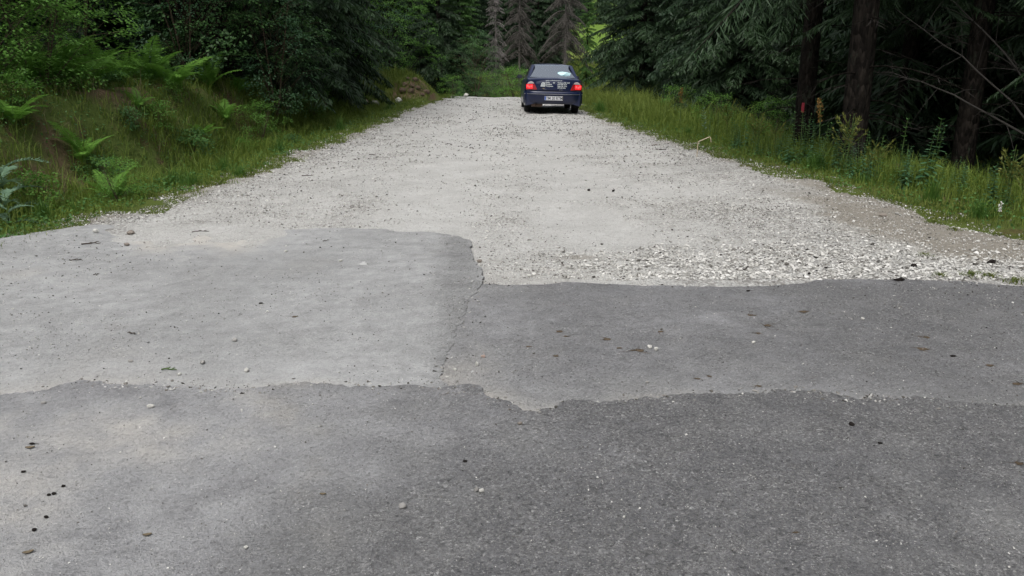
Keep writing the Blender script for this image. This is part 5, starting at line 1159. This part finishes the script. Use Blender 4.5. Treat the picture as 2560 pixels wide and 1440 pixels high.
# ------------------------------------------------------------------ mound stones and clods
def boulder(name, x, y, s, mat, label, cat, grp, dz=0, flat=.8, seed=1):
    r = random.Random(seed); bm = bmesh.new()
    for _ in range(26):
        q = Vector((r.gauss(0, 1), r.gauss(0, 1), r.gauss(0, 1))).normalized(); bm.verts.new((q.x*s, q.y*s, q.z*s*flat))
    bmesh.ops.convex_hull(bm, input=bm.verts); bmesh.ops.delete(bm, geom=[q for q in bm.verts if not q.link_faces], context='VERTS'); bmesh.ops.bevel(bm, geom=bm.edges[:], offset=s*.08, segments=1, affect='EDGES')
    me = bpy.data.meshes.new(name); bm.to_mesh(me); bm.free(); me.materials.append(mat); o = link(name, me, None, (x, y, Hs(x, y)+s*flat*.5+dz)); return tag(o, label, cat, grp)
GB = 'stones around the grassy mound'
boulder('boulder', X(938, 27.5), 27.5, .13, SG, 'pale boulder with a hole-like shadow left of the mound', 'stone', GB, .1, 1.1, 2)
boulder('boulder', X(996, 28.2), 28.2, .12, SW, 'pale stone at the left foot of the brown scarp', 'stone', GB, .05, .9, 3)
boulder('boulder', X(912, 27.0), 27.0, .10, SP, 'dull pinkish stone at the far left of the mound', 'stone', GB, .08, .8, 4)
boulder('boulder', X(996, 20.5), 20.5, .035, SW, 'small white stone in the short grass of the left verge', 'stone', GB, .02, 1.1, 5)
boulder('boulder', X(1165, 35.0), 35.0, .12, SW, 'white stone in the grass at the left end of the road crest', 'stone', GB, .03, .6, 6)
M['clod'] = plain('brown_clod', (.15, .11, .08), .97, spec=.1, var=.4, vs=12, bump=.03)
for i, (u, y, dz) in enumerate([(1010, 29.4, .0), (1030, 29.5, .0), (1045, 29.6, .0), (1028, 29.1, .0), (1055, 29.3, .0), (1005, 29.0, .0), (1038, 30.1, .0), (1066, 29.8, .0), (1020, 30.0, .0)]):
    boulder('earth_clod', X(u, y), y, random.uniform(.09, .15), M['clod'], ['lower left', 'upper middle', 'upper right', 'bottom middle', 'lower right', 'lowest left', 'top middle', 'rightmost', 'top left'][i]+' brown earth clod in the broken face of the mound', 'clod', 'earth clods of the mound scarp', dz, .8, 60+i)
# far gate at the end of the grass track
gx_, gy_ = X(1495, 118), 118
M['gate'] = plain('dark_gate_sheet', (.035, .055, .065), .6, var=.2); M['gatepost'] = plain('galvanised_post', (.30, .34, .38), .5, .5)
gt = empty('far_gate', (gx_, gy_, Hs(gx_, gy_)), 0, 'small dark metal gate between two grey posts at the far end of the grass track', 'gate')
boxpart('gate_panel', (-.65, .65, -.02, .02, .02, .92), M['gate'], gt, .005)
for sx in (-1, 1): boxpart('gate_post', (*sorted((sx*.66, sx*.72)), -.03, .03, -.1, 1.02), M['gatepost'], gt, .005)

# ------------------------------------------------------------------ the forest mass behind the edge trees: reads as one dark wood
def joined(parts, name):
    V, F, T, mi = [], [], [], []; off = 0; mats = []
    for k, me in parts.items():
        n = len(me.vertices); co = np.empty(n*3); me.vertices.foreach_get('co', co); me.calc_loop_triangles(); tr_ = np.empty(len(me.loop_triangles)*3, int); me.loop_triangles.foreach_get('vertices', tr_)
        V.append(co.reshape(-1, 3)); F.append(tr_.reshape(-1, 3)+off); off += n; mats.append(me.materials[0]); mi += [len(mats)-1]*(len(tr_)//3)
        if 'tint' in me.attributes: a = np.empty(n); me.attributes['tint'].data.foreach_get('value', a)
        else: a = np.zeros(n)
        T.append(a)
    return np_mesh(name, np.concatenate(V), np.concatenate(F), {'tint': np.concatenate(T)}, mats, mi)
LITE = spruce(17, 14, 2.7, .3, 190, 9, 3, .32, .05, .40, .17)
proto_me = joined(LITE, 'forest_tree')
def forest(name, pts, label):
    me = bpy.data.meshes.new(name); me.from_pydata(pts, [], []); o = link(name, me); tag(o, label, None, None, 'stuff')
    ng = bpy.data.node_groups.new(name, 'GeometryNodeTree'); ng.interface.new_socket('Geometry', in_out='INPUT', socket_type='NodeSocketGeometry'); ng.interface.new_socket('Geometry', in_out='OUTPUT', socket_type='NodeSocketGeometry')
    n = ng.nodes; l = ng.links; gi = n.new('NodeGroupInput'); go = n.new('NodeGroupOutput'); ip = n.new('GeometryNodeInstanceOnPoints'); oi = n.new('GeometryNodeObjectInfo'); oi.inputs['Object'].default_value = proto_ob
    rv = n.new('FunctionNodeRandomValue'); rv.data_type = 'FLOAT_VECTOR'; rv.inputs[0].default_value = (0, 0, 0); rv.inputs[1].default_value = (.06, .06, 6.28)
    rs_ = n.new('FunctionNodeRandomValue'); rs_.data_type = 'FLOAT'; rs_.inputs[2].default_value = .8; rs_.inputs[3].default_value = 1.25
    m2p = n.new('GeometryNodeMeshToPoints'); l.new(gi.outputs[0], m2p.inputs[0]); l.new(m2p.outputs[0], ip.inputs['Points']); l.new(oi.outputs['Geometry'], ip.inputs['Instance']); l.new(rv.outputs[0], ip.inputs['Rotation']); l.new(rs_.outputs[1], ip.inputs['Scale'])
    l.new(ip.outputs[0], go.inputs[0]); md = o.modifiers.new('trees', 'NODES'); md.node_group = ng; return o
proto_ob = link('forest_tree', proto_me, None, (-11.5, 24, Hs(-11.5, 24))); tag(proto_ob, 'dark spruce deep in the left forest', 'tree')
def fill(x0, x1, y0, y1, step, cond, jit=.45):
    pts = []; r = random.Random(int(x0*3+y0))
    for x in np.arange(x0, x1, step):
        for y in np.arange(y0, y1, step):
            a, b = x+r.uniform(-jit, jit)*step, y+r.uniform(-jit, jit)*step
            if cond(a, b): pts.append((a, b, Hs(a, b)-.1))
    return pts
gap = lambda x, y, m: abs(x-.1035*y) > m
forest('sky_blocker_forest', fill(-44, -10.5, -34, 7, 3.4, lambda x, y: True)+fill(9.5, 40, -34, 5, 3.2, lambda x, y: y < 1 or x > 11)+fill(-44, 40, -52, -34, 4, lambda x, y: True), 'added unseen spruce forest round the junction, blocking low sky behind the viewpoint')  # unseen trees added beside and behind the view to keep low sky out
forest('left_forest', fill(-34, -6.6, 10, 66, 2.9, lambda x, y: float(edge_dist(np.array([x]), np.array([y]))[0]) > 3.9+(y < 16)*1.2), 'dark spruce forest on the left')
forest('right_forest', fill(7.4, 36, 5, 60, 2.7, lambda x, y: y < 50 and x > np.interp(y, [5, 20, 36, 60], [8.8, 8.2, 8.8, 10.5]) and gap(x, y, 2.6)), 'dark spruce forest on the right')
forest('far_forest', fill(-30, 40, 56, 100, 3.1, lambda x, y: gap(x, y, 3.8+.01*y) and not (y < 60 and abs(x-5) < 3) and y > 58)+fill(-160, 180, 215, 260, 7, lambda x, y: True), 'spruce forest behind the road bend')
